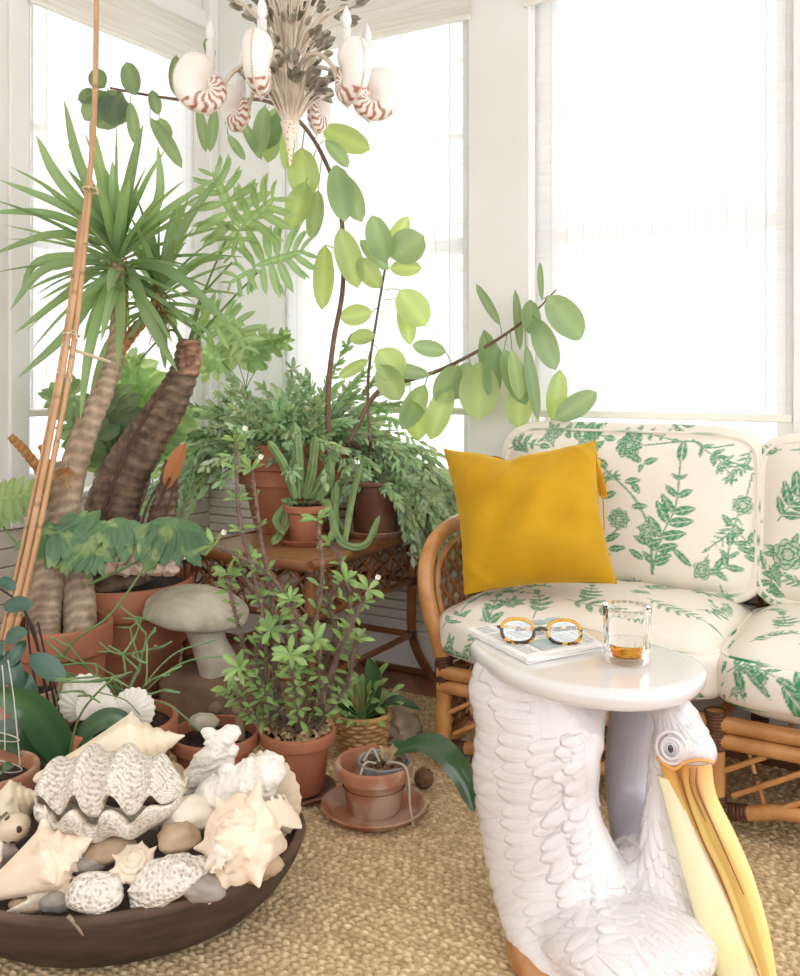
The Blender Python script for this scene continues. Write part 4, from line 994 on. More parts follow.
scallop('scallop_shell', P(99, 704, 2.245), .036, (.3, .25, 1), (.1, -1, .35), 'smooth white scallop shell leaning in front of the ribbed one in the cactus pot', ribs=20)
scallop('scallop_shell', P(138, 706, 2.25), .038, (.9, .3, .8), (.2, -1, .5), 'white scallop shell lying right of the cactus stem in its pot', ribs=14)
# ------------------------------------------------------------------ pot with stones and a wooden mushroom
c = P(215, 724, 2.42); c[2] = 0
p3 = pot('potted_stone_garden', 'terracotta pot of soil holding a grey pebble and a small wooden mushroom', 'pot', c, .118, .165, terra, fz=.84)
mb = MB(); rock(mb, P(203, 722, 2.40), (.040, .03, .022), 3.3); link('pebble', mb, stone, loc=P(203, 722, 2.40)-V(0, 0, .02), label='grey oval pebble lying in the soil of the middle terracotta pot', cat='stone')
mb = MB(); q = P(240, 722, 2.42); q[2] = .14; mb.tube([q, q+V(0, 0, .035), q+V(0, 0, .07)], [.014, .013, .015], 12, 3); mb.ball(q+V(0, 0, .080), (.021, .021, .016), 16, 10); link('wooden_mushroom', mb, mat('grey_driftwood', (168, 140, 110), .8, (130, 104, 80), 20, .7), loc=q, label='small wooden mushroom standing in the middle terracotta pot', cat='ornament')
mb = MB(); rock(mb, P(217, 708, 2.44), (.020, .02, .016), 7.3); link('pebble', mb, stone2, loc=P(217, 708, 2.44)-V(0, 0, .014), label='small tan stone behind the grey oval pebble in the middle pot', cat='stone')
# ------------------------------------------------------------------ basket with a leafy plant
c = P(362, 730, 2.66); c[2] = 0
bk = thing('basket_plant', c, 'leafy green plant in a small woven cane basket beside the thorny plant', 'potted plant')
cane = mat('woven_cane', (208, 168, 112), .55, (170, 126, 76), 30, .7, attr=True); Rb, hb = .078, .125
mb = MB(); nst = 22; nrow = 10
for k in range(nst):
    a = 2*PI*k/nst; mb.cur = (.8, .78, .75); mb.tube([c+V(math.cos(a)*Rb*(.78+.22*z/hb), math.sin(a)*Rb*(.78+.22*z/hb), z) for z in (0, hb*.5, hb)], .0035, 6, 2)
for r_ in range(nrow):
    z = hb*(r_+.6)/nrow; pts = []
    for j in range(nst*4+1):
        a = 2*PI*j/(nst*4); o_ = .0048*math.cos(a*nst/2+(PI if r_ % 2 else 0)); R = Rb*(.78+.22*z/hb)+o_; pts.append(c+V(math.cos(a)*R, math.sin(a)*R, z))
    mb.cur = vary((1, 1, 1), .12); mb.tube(pts, .0062, 6, 1, smooth=False, cap=False)
mb.cur = (1, .98, .95); mb.tube([c+V(math.cos(a)*Rb*1.02, math.sin(a)*Rb*1.02, hb) for a in np.linspace(0, 2*PI, 40)], .008, 8, 1, smooth=False, cap=False)
mb.lathe([(0, .004), (Rb*.76, .004)], c, 24); link('basket', mb, cane, bk)
mb = MB(); mb.lathe([(Rb*.9, hb*.8), (0, hb*.85)], c, 20); link('soil', mb, soil, bk)
mb = MB(); rr = random.Random(3)
for k in range(60):
    a = rr.uniform(0, 2*PI); el = rr.uniform(.2, 1.3); L = rr.uniform(.05, .13); b_ = c+V(0, 0, hb*.85); e = b_+V(math.cos(a)*math.cos(el), math.sin(a)*math.cos(el), math.sin(el))*L
    mb.cur = vary((.8, .85, .8), .2); mb.leaf(e, e+unit(e-b_+V(0, 0, rr.uniform(-.06, .02)))*rr.uniform(.03, .05), .018, unit(V(math.cos(a)*-.5, -.8, .7)), 'oval', .15, .1, 4); mb.tube([b_, e], .001, 4, 1)
link('foliage', mb, L_cro, bk)
mb = MB(); blade(mb, [c+V(.02, 0, .10), c+V(.035, -.02, .22), c+V(.02, -.02, .29)], .05, (0, -1, .2), 'oval'); blade(mb, [c+V(.02, 0, .10), c+V(.09, -.04, .17), c+V(.17, -.05, .15)], .04, (0, -.4, 1), 'oval', tone=.8); blade(mb, [c+V(-.02, 0, .10), c+V(-.05, -.04, .17), c+V(-.09, -.05, .24)], .04, (0, -1, .4), 'oval', tone=.8); link_each('broad_leaf', mb, L_dk, bk)
# ------------------------------------------------------------------ orchid pot in its saucer
sc = Z(374, 812, 0.0); sc[2] = .0
saucer('round terracotta saucer on the rug under the small orchid pot', sc, .134, .026, terra2)
oc = sc+V(.0, 0, .0085); op_ = thing('potted_orchid', oc, 'small orchid with one long leaf in a weathered terracotta pot on a saucer', 'potted plant')
mb = MB(); potmesh(mb, oc, .098, .122, .30, .68); link('pot', mb, terra2, op_, sharp=50)
mb = MB(); mb.lathe([(.080, .065), (.0, .066)], oc, 28); link('soil', mb, soil, op_)
clr = bpy.data.materials.new('clear_plastic'); t = nt(clr); t.nodes.remove(t.nodes['Principled BSDF']); a_ = t.nodes.new('ShaderNodeBsdfTransparent'); a_.inputs[0].default_value = (.9, .92, .93, 1); b_ = t.nodes.new('ShaderNodeBsdfPrincipled'); b_.inputs['Roughness'].default_value = .2; b_.inputs['Base Color'].default_value = srgb((190, 190, 188)); m_ = t.nodes.new('ShaderNodeMixShader'); m_.inputs[0].default_value = .5; t.links.new(a_.outputs[0], m_.inputs[1]); t.links.new(b_.outputs[0], m_.inputs[2]); t.links.new(m_.outputs[0], t.nodes['Material Output'].inputs['Surface'])
ic = oc+V(.025, -.005, .07); mb = MB(); mb.lathe([(.048, 0), (.062, .05), (.066, .052), (.066, .056), (.060, .055), (.046, .002)], ic, 32); ip = link('plastic_pot', mb, clr, op_)
mb = MB(); rr = random.Random(2)
for k in range(70):
    a, r_ = rr.uniform(0, 2*PI), .055*math.sqrt(rr.random()); q = ic+V(math.cos(a)*r_, math.sin(a)*r_, .035+rr.uniform(0, .012)); mb.cur = rr.choice([(1, 1, 1), (.6, .55, .5), (1.3, 1.2, 1.1)]); rock(mb, q, (.009, .006, .005), k*1.3, .3, seg=7, rings=5)
link('bark_chips', mb, mat('orchid_bark', (120, 90, 64), .9, attr=True), ip)
mb = MB()
for pts in ([ic+V(-.02, -.01, .05), ic+V(-.045, -.03, .06), ic+V(-.06, -.05, .03)], [ic+V(.01, -.01, .055), ic+V(.05, -.045, .06), ic+V(.062, -.06, .03), ic+V(.065, -.066, -.03), ic+V(.072, -.07, -.075)], [ic+V(-.01, 0, .05), ic+V(-.03, .02, .075), ic+V(-.052, .01, .045)]): mb.tube(pts, .003, 7, 5)
link_each('aerial_root', mb, mat('silver_root', (196, 188, 172), .7), op_)
mb = MB(); mb.tube([ic+V(.01, 0, .03), ic+V(.02, 0, .065), ic+V(.03, 0, .085)], [.009, .012, .006], 10, 4); mb.cur = (1, 1, 1)
for k in range(7): a = k*.9; mb.leaf(ic+V(.01, 0, .05), ic+V(.01+.022*math.cos(a), .02*math.sin(a), .08+.01*(k % 2)), .012, (0, -1, .3), 'oval')
link('dried_sheath', mb, litter, op_)
b_ = ic+V(.028, 0, .075); Yo = b_[1]
mb = MB(); blade(mb, [b_, P(425, 744, Yo-.03), P(448, 757, Yo-.06), P(464, 782, Yo-.08), P(474, 812, Yo-.09)], .066, (0.1, -.55, 1), 'orchid', .12, 7, 1.05, 1.2); link('leaf', mb, L_dk, op_)
mb = MB(); blade(mb, [b_, P(400, 745, Yo+.02), P(388, 742, Yo+.03)], .03, (0, -.5, 1), 'orchid', .12, 6, .8); link('leaf', mb, L_dk, op_)
# ------------------------------------------------------------------ driftwood wedge, seed ball by the sofa
mb = MB(); q = Z(402, 752, 0); rock(mb, q+V(.0, .06, .05), (.062, .07, .045), 5.1, .35, 1.4, ax=(unit(V(1, 0, -.45)), V(0, 1, 0), unit(V(.45, 0, 1)))); link('wood_chunk', mb, mat('grey_weathered_wood', (188, 172, 150), .85, (150, 130, 106), 9, .8, bump=.4, bscale=30), loc=q, sharp=35, label='pale weathered wood chunk lying behind the orchid pot', cat='wood')
mb = MB(); q = Z(424, 787, 0); mb.ball(q+V(0, 0, .024), .026, 20, 14, fn=lambda d: 1+.08*math.sin(d[2]*18+math.atan2(d[1], d[0])*2)); link('seed_pod', mb, mat('brown_fibre', (128, 96, 66), .9, (84, 60, 40), 40, .8, bump=.8, bscale=60), loc=q, label='round brown seed pod on the rug right of the orchid pot', cat='seed pod')
# ------------------------------------------------------------------ table pots
bc = V(-.398, 3.40, TZ); big = pot('potted_mistletoe_cactus', 'large bushy mistletoe cactus in a big terracotta pot on the rattan table', 'potted plant', bc, .222, .325, terra, fz=.9, taper=.62, rim=.28)
def rhips(mb, sm, C0, nst, rr, Lr, az=None, front=.45, down=.5, upk=1.0, seg=(.028, .050), sw=.0125, tone=(1, 1, 1), r0=.12, lim=2.93):
    for k in range(nst):
        a = rr.uniform(0, 2*PI) if az is None else rr.uniform(*az); el = rr.uniform(.15, 1.35); L = rr.uniform(*Lr)
        fr_ = max(0, -math.sin(a)); L *= 1-front*fr_**1.5
        h, u = math.cos(el), math.sin(el)*upk; pts = []; g = down*rr.uniform(.5, 1.2); wob = rr.uniform(-.4, .4)
        s0 = C0+V(math.cos(a), math.sin(a), 0)*r0*rr.uniform(.1, 1)
        for s in np.linspace(0, 1, 7):
            aa = a+wob*s; p = s0+V(math.cos(aa)*h, math.sin(aa)*h, u)*L*s-V(0, 0, 1)*g*L*s*s*(1.0 if h > .3 else .7); p = p+V(math.cos(aa), math.sin(aa), 0)*.06*s
            dd = p@M_
            if dd > lim: p = p-M_*(dd-lim)
            d2 = np.dot(p-CO, LM)
            if d2 > -.04: p = p-LM*(d2+.04)
            pts.append(p)
        sp = spline(pts, 4); sm.cur = (1, 1, 1); sm.tube(sp, [.0032, .0018, .0012], 5, 1, smooth=False)
        tn = vary(tone, .22); cum = 0; i = 3
        while i < len(sp)-1:
            p = sp[i]; d = unit(sp[i+1]-sp[i-1])
            for _ in range(3):
                dr = unit(d*rr.uniform(.6, 1.2)+V(rr.uniform(-1, 1), rr.uniform(-1, 1), rr.uniform(-1, .4))*.7); Ls = rr.uniform(*seg)
                mb.cur = tuple(x*rr.uniform(.88, 1.12) for x in tn); mb.leaf(p, p+dr*Ls, sw*rr.uniform(.7, 1.2), V(rr.uniform(-.8, .8), -1, rr.uniform(-.2, 1.2)), 'oval', .06, .1, 4, 1, 1.05, m=1)
            i += 1 if rr.random() < .75 else 2
        p = sp[-1]; d = unit(sp[-1]-sp[-3]); mb.leaf(p, p+d*seg[1], sw*1.2, V(.2, -1, .3), 'oval', .1, .05, 4, 1, 1.05, m=1)
mb, sm = MB(), MB(); rr = random.Random(12); C0 = bc+V(0, 0, .29)
rhips(mb, sm, C0, 210, rr, (.22, .50)); rhips(mb, sm, C0+V(-.1, 0, 0), 32, rr, (.30, .48), (PI*.8, PI*1.2), .2, .95, .6); rhips(mb, sm, C0+V(.1, 0, 0), 44, rr, (.32, .52), (-.45, .3), .1, .85, .7)
link('foliage', mb, L_rhi, big); link('stems', sm, stemb, big)
c = V(-.088, 3.27, TZ); saucer('wide unglazed saucer under the dark glazed pot on the table', c, .112, .024, terra2)
dk_ = pot('trailing_cactus', 'trailing cactus hanging out of a dark glazed pot on the table', 'potted plant', c+V(0, 0, .0085), .100, .19, terra3, taper=.78, rim=.1)
mb, sm = MB(), MB(); rr = random.Random(31); rhips(mb, sm, c+V(.02, 0, .18), 46, rr, (.14, .34), (-.9, .6), .1, 1.2, .6, seg=(.03, .045), sw=.014, tone=(1.02, 1.08, 1.0), r0=.07); rhips(mb, sm, c+V(0, 0, .18), 14, rr, (.10, .2), None, .2, 1, .8, r0=.06)
for k in range(16):
    x = .10+rr.uniform(-.03, .05); y = rr.uniform(-.08, .04); z0 = rr.uniform(.16, .24); z1 = z0-rr.uniform(.18, .34); n = 9; q0 = c+V(.05, y*.5, .19)
    path = spline([q0, c+V(x, y, z0+.02), c+V(x+.01, y, (z0+z1)/2), c+V(x+.01+rr.uniform(-.02, .02), y-.01, z1)], 5)
    for i in range(4, len(path)-1): mb.cur = vary((1.02, 1.1, 1), .15); mb.leaf(path[i], path[i]+unit(path[i+1]-path[i-1]+V(rr.uniform(-.3, .3), 0, 0))*.034, .016, V(rr.uniform(-.5, .5), -1, .1), 'oval', .1, .08, 4, 1, 1.1, m=1)
link('foliage', mb, L_rhi, dk_); link('stems', sm, stemg, dk_)
c = P(306, 530, 3.12); c = V(c[0], 3.12, TZ); saucer('shallow terracotta saucer under the small ribbed cactus pot', c, .105, .022, terra)
sp_ = pot('ribbed_cactus', 'small ribbed cactus with upright finger stems in a terracotta pot at the table front', 'potted plant', c+V(0, 0, .0085), .079, .125, terra, fz=.92)
def finger(mb, pts, r):
    p = spline(pts, 6); N_ = len(p); t = np.gradient(p, axis=0); a = V(1, 0, 0); G = []
    for i in range(N_):
        f = i/(N_-1); d = unit(t[i]); a = unit(a-d*np.dot(a, d)); b = np.cross(d, a); k = r*(.75+.25*math.sin(PI*min(1, f*1.2)))*(1-max(0, f-.8)**2*22*.9) if f > .8 else r*(.75+.25*math.sin(PI*min(1, f*1.2)))
        if f > .8: k = r*.95*math.sqrt(max(0.001, 1-((f-.8)/.2)**2))
        row = []
        for j in range(24): th = 2*PI*j/24; q = k*(1+.28*math.cos(th*4)+.07*math.sin(i*2.2)*math.cos(th*4)); row.append(p[i]+a*q*math.cos(th)+b*q*math.sin(th))
        G.append(row)
    mb.grid(np.array(G), cv=True)
for pts, r in ((((300, 498), (298, 460), (295, 422)), .0165), (((306, 498), (312, 470), (316, 435)), .014), (((310, 498), (325, 475), (342, 440)), .014), (((296, 498), (284, 465), (268, 440)), .013), (((318, 500), (330, 480), (330, 458)), .012),
               (((336, 540), (334, 515), (336, 482)), .013), (((290, 500), (285, 525), (272, 545)), .013), (((345, 542), (352, 500), (362, 462)), .009), (((327, 500), (340, 540), (365, 545), (380, 515)), .010), (((322, 500), (345, 530), (350, 505)), .010), (((292, 500), (276, 520), (284, 535)), .011)):
    mb = MB(); mb.cur = vary((1, 1.02, 1), .12); ys = 3.10-.02*rnd.random(); finger(mb, [P(x, y, ys-(.10 if y > 530 else 0)) for x, y in pts], r); link('cactus_stem', mb, L_cac, sp_, sharp=70)
mb = MB(); rr = random.Random(6)
for k in range(20): a = rr.uniform(0, 2*PI); e = c+V(.05*math.cos(a), .05*math.sin(a), .135); mb.leaf(e, e+V(math.cos(a), math.sin(a)-.3, .4)*.035, .012, (0, -1, .5), 'oval', tone=.9)
link('offset', mb, L_cac, sp_)
# ================================================================== CROWN OF THORNS
c = P(298, 745, 2.42); c[2] = .014
saucer('dark terracotta saucer under the thorny plant pot', c-V(0, 0, .014), .10, .02, terra3)
ct = pot('crown_of_thorns', 'tall thorny succulent with grey stems and green rosettes in a terracotta pot', 'potted plant', c, .099, .158, terra, fz=.86)
mb = MB(); rr = random.Random(44)
for k in range(150):
    a, r_ = rr.uniform(0, 2*PI), .082*math.sqrt(rr.random()); q = c+V(math.cos(a)*r_, math.sin(a)*r_, .140+rr.uniform(0, .014)); an = rr.uniform(0, 2*PI); mb.cur = rr.choice([(1, 1, 1), (.8, .75, .68), (1.15, 1.12, 1.1), (.6, .52, .44)])
    mb.leaf(q, q+V(math.cos(an), math.sin(an), rr.uniform(-.2, .35))*rr.uniform(.018, .032), .014, (rr.uniform(-.5, .5), -.5, 1), 'oval', .3, .2, 4, m=1)
link('leaf_litter', mb, litter, ct)
b0 = c+V(0, 0, .135); sm, fo, th_ = MB(), MB(), MB(); fl_ = MB()
cst = [((285, 745), (268, 690), (262, 610), (240, 520), (236, 442), 2.30), ((290, 745), (275, 670), (272, 600), (262, 545), (252, 470), 2.33), ((295, 745), (300, 680), (292, 620), (270, 575), (215, 545), 2.33), ((300, 745), (302, 690), (312, 640), (322, 580), (318, 520), 2.32),
       ((305, 745), (322, 700), (335, 660), (352, 625), (368, 590), 2.30), ((310, 745), (330, 690), (336, 640), (330, 600), (345, 580), 2.36), ((290, 745), (262, 700), (245, 650), (232, 600), (228, 575), 2.38), ((300, 745), (306, 700), (308, 660), (300, 625), (290, 600), 2.27),
       ((292, 745), (280, 710), (262, 690), (250, 672), (240, 668), 2.25), ((296, 745), (300, 720), (296, 690), (292, 668), (290, 655), 2.22), ((310, 745), (325, 715), (320, 680), (318, 650), (316, 640), 2.26), ((288, 745), (276, 700), (256, 660), (262, 640), (270, 630), 2.34),
       ((300, 745), (318, 720), (345, 690), (352, 660), (356, 640), 2.4), ((285, 745), (270, 720), (252, 715), (240, 700), (228, 690), 2.3), ((300, 745), (290, 650), (262, 600), (240, 570), (250, 560), 2.42), ((300, 745), (330, 650), (350, 610), (340, 560), (330, 545), 2.45)]
for st_ in cst:
    Yt = st_[-1]; m_ = len(st_)-2; path = [b0+(P(*st_[0], 2.42)-P(298, 745, 2.42))*V(1, 0, 0)]+[P(x, y, 2.42+(Yt-2.42)*(k+1)/m_) for k, (x, y) in enumerate(st_[1:-1])]
    sp = spline(path, 8); sm.cur = vary((1, 1, 1), .15); sm.tube(sp, [.0065, .0055, .0045], 8, 1, smooth=False)
    tot = len(sp)
    for i in range(3, tot-1):
        d = unit(sp[i+1]-sp[i])
        for _ in range(6):
            a = rr.uniform(0, 2*PI); q = unit(np.cross(d, V(math.cos(a), math.sin(a), .2))); p = sp[i]+(sp[i+1]-sp[i])*rr.random(); r0 = .004; s_ = np.cross(q, d)*.0016
            th_.add([p+q*r0+s_, p+q*r0-s_, p+q*r0+d*.002, p+q*(r0+.012)], [(0, 1, 3), (1, 2, 3), (2, 0, 3)])
    def rosette(p, d, n, Lm, sp_=1.0):
        for k in range(n):
            a = k*2.4+rr.uniform(-.3, .3); el = rr.uniform(-.1, .8); s1 = unit(np.cross(d, V(.3, 1, .2))); s2 = np.cross(d, s1); dr = unit((s1*math.cos(a)+s2*math.sin(a))*math.cos(el)+d*math.sin(el)); L = Lm*rr.uniform(.7, 1.15)
            fo.cur = vary((1, 1, 1), .2); nn = unit(d*1.0+V(0, -.8, .5)); fo.leaf(p, p+dr*L, L*.32, nn, 'obov', .12, .06, 5, 1, 1.2, m=2)
    d = unit(sp[-1]-sp[-3]); rosette(sp[-1], d, 10, .048)
    for i in range(tot//4, tot-2, 3):
        if rr.random() < .85: rosette(sp[i], unit(sp[i+1]-sp[i-1]), rr.choice([2, 3, 4, 5]), .042)
    if Yt in (2.33, 2.30):
        p = sp[-1]; e = p+V(.025, -.01, .035); fl_.tube([p, e], .0008, 4, 2)
        for k in range(4): a = k*PI/2+.4; fl_.leaf(e, e+V(math.cos(a)*.008, -.004, math.sin(a)*.008), .010, (0, -1, 0), 'oval', m=1, n=4)
link('stems', sm, mat('thorny_bark', (142, 120, 106), .85, (100, 80, 68), 50, .9, attr=True), ct); link('foliage', fo, L_cro, ct); link('thorns', th_, mat('thorn', (128, 108, 96), .7), ct, kind='stuff'); link('blossom', fl_, mat('white_blossom', (248, 244, 230), .6, trans=.3), ct)
# ================================================================== YUCCA (sword leaves) in its pot at the back left
c = P(60, 612, 2.60); c[2] = 0
yu = pot('potted_yucca', 'tall sword-leaved yucca on a pale leaning trunk in a terracotta pot', 'potted plant', c, .142, .405, terra, fz=.88, rim=.2)
def trunk(mb, pts, r, ring=.004, fr=60, seg=20, n=10):
    p = spline(pts, n); m = len(p); rr_ = np.interp(np.linspace(0, 1, m), np.linspace(0, 1, len(r)), r)
    t = np.gradient(p, axis=0); a = V(1, 0, 0); G = []; C = []
    for i in range(m):
        d = unit(t[i]); a = unit(a-d*np.dot(a, d)); b = np.cross(d, a); row = []
        for j in range(seg):
            th = 2*PI*j/seg; q = rr_[i]*(1+.05*mnoise.noise(Vector((p[i][2]*9, math.cos(th)*1.5, math.sin(th)*1.5))))+ring*(.5+.5*math.sin(i*2.1+1.2*math.sin(th*2)))
            row.append(p[i]+a*q*math.cos(th)+b*q*math.sin(th)); k = .62+.5*(.5+.5*math.sin(i*2.1+1.2*math.sin(th*2)+.8*math.sin(th*5))); C.append((k, k, k))
        G.append(row)
    o = mb.n; mb.grid(np.array(G), cv=True, cols=C); mb.f.append(tuple(o+j for j in reversed(range(seg)))); mb.f.append(tuple(o+(m-1)*seg+j for j in range(seg)))
tr1 = [P(44, 645, 2.60), P(44, 612, 2.63), P(52, 560, 2.68), P(66, 500, 2.70), P(82, 440, 2.73), P(104, 390, 2.77), P(116, 350, 2.80), P(119, 300, 2.82), P(119, 262, 2.82)]
mb = MB(); trunk(mb, tr1, [.046, .046, .045, .040, .036, .030, .026, .02, .018], .003, n=14); link('trunk', mb, bark1, yu, sharp=60)
mb = MB(); trunk(mb, [P(80, 645, 2.62), P(79, 600, 2.68), P(72, 560, 2.72), P(64, 510, 2.70), P(52, 466, 2.67)], [.044, .046, .046, .046, .042], .002, n=12); link('trunk', mb, bark1, yu, sharp=60)
fib = mat('dry_fibre', (190, 140, 84), .85, (140, 96, 56), 50, .8, attr=True)
mb = MB(); trunk(mb, [P(50, 490, 2.66), P(38, 468, 2.64), P(24, 450, 2.62), P(10, 436, 2.61)], [.017, .013, .012, .009], .003, 60, 12); trunk(mb, [P(48, 480, 2.66), P(46, 460, 2.65), P(40, 445, 2.65)], [.011, .009, .006], .003, 60, 10)
for k in range(26): a = k*2.4; q = P(66, 472, 2.63); mb.tube([q, q+V(math.cos(a)*.02, -.01, math.sin(a)*.02-.004), q+V(math.cos(a)*.034+.01, -.02, math.sin(a)*.03-.02)], .0012, 4, 3)
link('dead_stub', mb, fib, yu)
rr = random.Random(77); mb = MB(); dead = MB()
def crown(head, up, n, Lr, w, ex=(0, 6.28), skew=0):
    for k in range(n):
        f = k/n; a = k*2.39996+rr.uniform(-.2, .2); el = 1.35-1.9*f+rr.uniform(-.15, .15); L = rr.uniform(*Lr)*(.75+.35*math.sin(PI*min(1, f+.2)))
        d = V(math.cos(a)*math.cos(el), math.sin(a)*math.cos(el)*.8, math.sin(el)); b_ = head-V(0, 0, 1)*f*.09; pts = [b_+d*.012]; g = rr.uniform(.10, .34)*(1-.4*math.sin(max(0, el)))
        for s in (.33, .66, 1.0):
            p = b_+d*L*s-V(0, 0, g)*L*s*s
            dw = np.dot(p-CO, LM)
            if dw > -.05: p = p-LM*(dw+.05)
            pts.append(p)
        mb.cur = vary((1, 1, 1), .22); nn = unit(V(0, 0, 1)+d*-.3+V(rr.uniform(-.4, .4), -.35, 0)); blade(mb, pts, w*rr.uniform(.8, 1.15), nn, 'strap', .22, 5, 1, 1.08)
h1 = P(118, 248, 2.82); crown(h1, None, 58, (.30, .46), .036)
h2 = P(160, 285, 2.90); crown(h2, None, 46, (.24, .38), .034)
for (x0, y0), (x1, y1), (x2, y2) in (((112, 235), (60, 205), (0, 180)), ((110, 240), (50, 215), (-15, 212)), ((108, 245), (55, 235), (-10, 255)), ((112, 232), (80, 165), (64, 100)), ((110, 235), (60, 180), (36, 135)), ((115, 230), (98, 160), (90, 120)), ((118, 230), (118, 190), (117, 122)), ((140, 240), (160, 195), (158, 145)), ((130, 240), (170, 210), (215, 178)), ((160, 270), (185, 225), (228, 165)), ((165, 290), (200, 262), (226, 258)),
                                    ((106, 262), (60, 300), (15, 333)), ((108, 270), (70, 330), (18, 378)), ((115, 270), (92, 340), (80, 420)), ((120, 270), (122, 320), (118, 370)), ((130, 265), (150, 320), (178, 372)), ((116, 330), (100, 370), (86, 430)), ((130, 262), (175, 275), (235, 330)), ((100, 262), (45, 270), (10, 310)), ((104, 258), (40, 262), (20, 300))):
    ys = rr.uniform(2.70, 2.85); mb.cur = vary((1.02, 1.02, 1), .15); blade(mb, [P(x0, y0, 2.82), P(x1, y1, ys), P(x2, y2, ys-.03)], .036*rr.uniform(.85, 1.15), V(rr.uniform(-.5, .5), -1, .5), 'strap', .18, 7, 1, 1.08)
link('sword_leaves', mb, L_yuc, yu)
mb = MB()
for h, n_ in ((h1, 30), (h2, 26)):
    for k in range(n_): a = k*2.4; q = h-V(0, 0, .02+.13*k/n_); mb.tube([q, q+V(math.cos(a)*.022, math.sin(a)*.02, -.01), q+V(math.cos(a)*.035, math.sin(a)*.03, -.05)], [.004, .0025, .001], 5, 3)
trunk(mb, [P(119, 352, 2.80), P(135, 330, 2.84), P(152, 310, 2.88), P(160, 280, 2.90)], [.017, .016, .015, .012], .004)
link('dry_fibre', mb, fib, yu)
# ================================================================== TREE PHILODENDRON in the large pot
c = P(124, 585, 2.98); c[2] = 0
ph = pot('potted_tree_philodendron', 'tree philodendron with a thick dark trunk in the largest terracotta pot', 'potted plant', c, .222, .445, terra, fz=.93, rim=.22)
t2 = [P(118, 585, 2.98), P(112, 520, 2.98), P(122, 480, 2.98), P(145, 440, 2.98), P(168, 405, 2.97), P(184, 372, 2.95), P(189, 340, 2.94)]
mb = MB(); trunk(mb, t2, [.095, .085, .078, .066, .056, .042, .030], .006, n=12, seg=24); link('trunk', mb, bark2, ph, sharp=60)
mb = MB(); trunk(mb, [P(188, 375, 2.93), P(190, 355, 2.93), P(190, 340, 2.93)], [.030, .034, .031], .006, 60, 20, 7); link('leaf_scars', mb, mat('pink_brown_scars', (192, 150, 124), .7, (120, 84, 66), 40, 1, attr=True), ph)
mb = MB(); trunk(mb, [P(160, 560, 2.90), P(162, 520, 2.90), P(168, 490, 2.90), P(170, 460, 2.90)], [.045, .040, .032, .014], .006, 60, 18); link('root_stub', mb, bark2, ph)
mb = MB()
for pts, r in ((((92, 575), (100, 520), (128, 450), (150, 410), (165, 385)), .008), (((98, 575), (106, 530), (118, 470), (140, 425), (160, 395)), .006), (((140, 575), (152, 530), (160, 500), (170, 478)), .007), (((128, 575), (140, 530), (150, 500), (168, 470)), .005), (((150, 575), (158, 540), (166, 515), (176, 480)), .006), (((110, 575), (124, 545), (136, 520), (150, 480)), .005), (((86, 580), (92, 548), (104, 510)), .007)):
    mb.tube([P(x, y, 2.88-.01*k) for k, (x, y) in enumerate(pts)], [r, r*.8, r*.6], 8, 6)
link_each('aerial_root', mb, mat('brown_root', (104, 74, 62), .8, (70, 48, 40), 30, .7), ph)
mb = MB(); q = P(178, 455, 2.86); mb.leaf(P(166, 490, 2.86), P(186, 442, 2.86), .05, (0, -1, .2), 'oval', .3, .05); link('papery_sheath', mb, mat('orange_papery_sheath', (196, 130, 84), .7, trans=.3), ph)
pet = MB(); lf = []
for p0, p1, p2 in (((190, 340), (205, 290), (226, 240)), ((194, 342), (222, 310), (258, 272)), ((192, 340), (200, 300), (232, 262)), ((184, 345), (170, 330), (140, 360))):
    pet.tube([P(*p0, 2.93), P(*p1, 2.92), P(*p2, 2.90)], [.006, .004, .003], 8, 6)
pet.cur = (1, 1, 1); link_each('leaf_stalk', pet, stemg, ph)
rr = random.Random(5)
def lobeleaf(parent, a, b, w, Y, nrm=(0, -1, .25), m=None, **k):
    mb = MB(); mb.cur = vary((1, 1, 1), .1); lobed(mb, P(*a, Y), P(*b, Y-.03), w*Y/F, nrm, rr=rr, **k); return link('leaf', mb, m or L_phi, parent)
lobeleaf(ph, (240, 230), (212, 170), 58, 2.90, nl=7, sides=(-1, 1), tone=1.0); lobeleaf(ph, (238, 232), (276, 196), 54, 2.89, nl=6, tone=1.0); lobeleaf(ph, (238, 230), (232, 258), 30, 2.88, nl=4)
lobeleaf(ph, (254, 266), (306, 250), 52, 2.90, nl=7); lobeleaf(ph, (254, 268), (228, 284), 30, 2.89, nl=4); lobeleaf(ph, (228, 318), (246, 350), 46, 2.95, nl=5); lobeleaf(ph, (200, 330), (236, 318), 44, 2.93, nl=5, tone=1.1)
mb = MB(); mb.cur = (1.15, 1.15, 1.0); blade(mb, [P(195, 338, 2.92), P(206, 315, 2.91), P(216, 292, 2.90)], .028, (0, -1, 0), 'oval', .3); link('new_leaf_sheath', mb, L_phi, ph)
for a, b, w, s_, tn in (((100, 528), (214, 536), 46, (1,), .9), ((150, 522), (206, 534), 62, (1,), .8), ((76, 530), (104, 562), 44, (1, -1), .9), ((76, 528), (20, 540), 44, (-1,), .9), ((58, 526), (72, 568), 36, (1, -1), .8), ((128, 520), (100, 530), 40, (-1,), .95), ((-12, 500), (42, 492), 34, (1, -1), 1.05), ((-10, 512), (30, 505), 30, (1,), .95)):
    lobeleaf(ph, a, b, w, 2.62, (0, -1, .4), L_phd if a[0] > 0 else L_phi, nl=8, sides=s_, droop=.1, core=.34, tone=tn, lw=.22)
mb = MB()
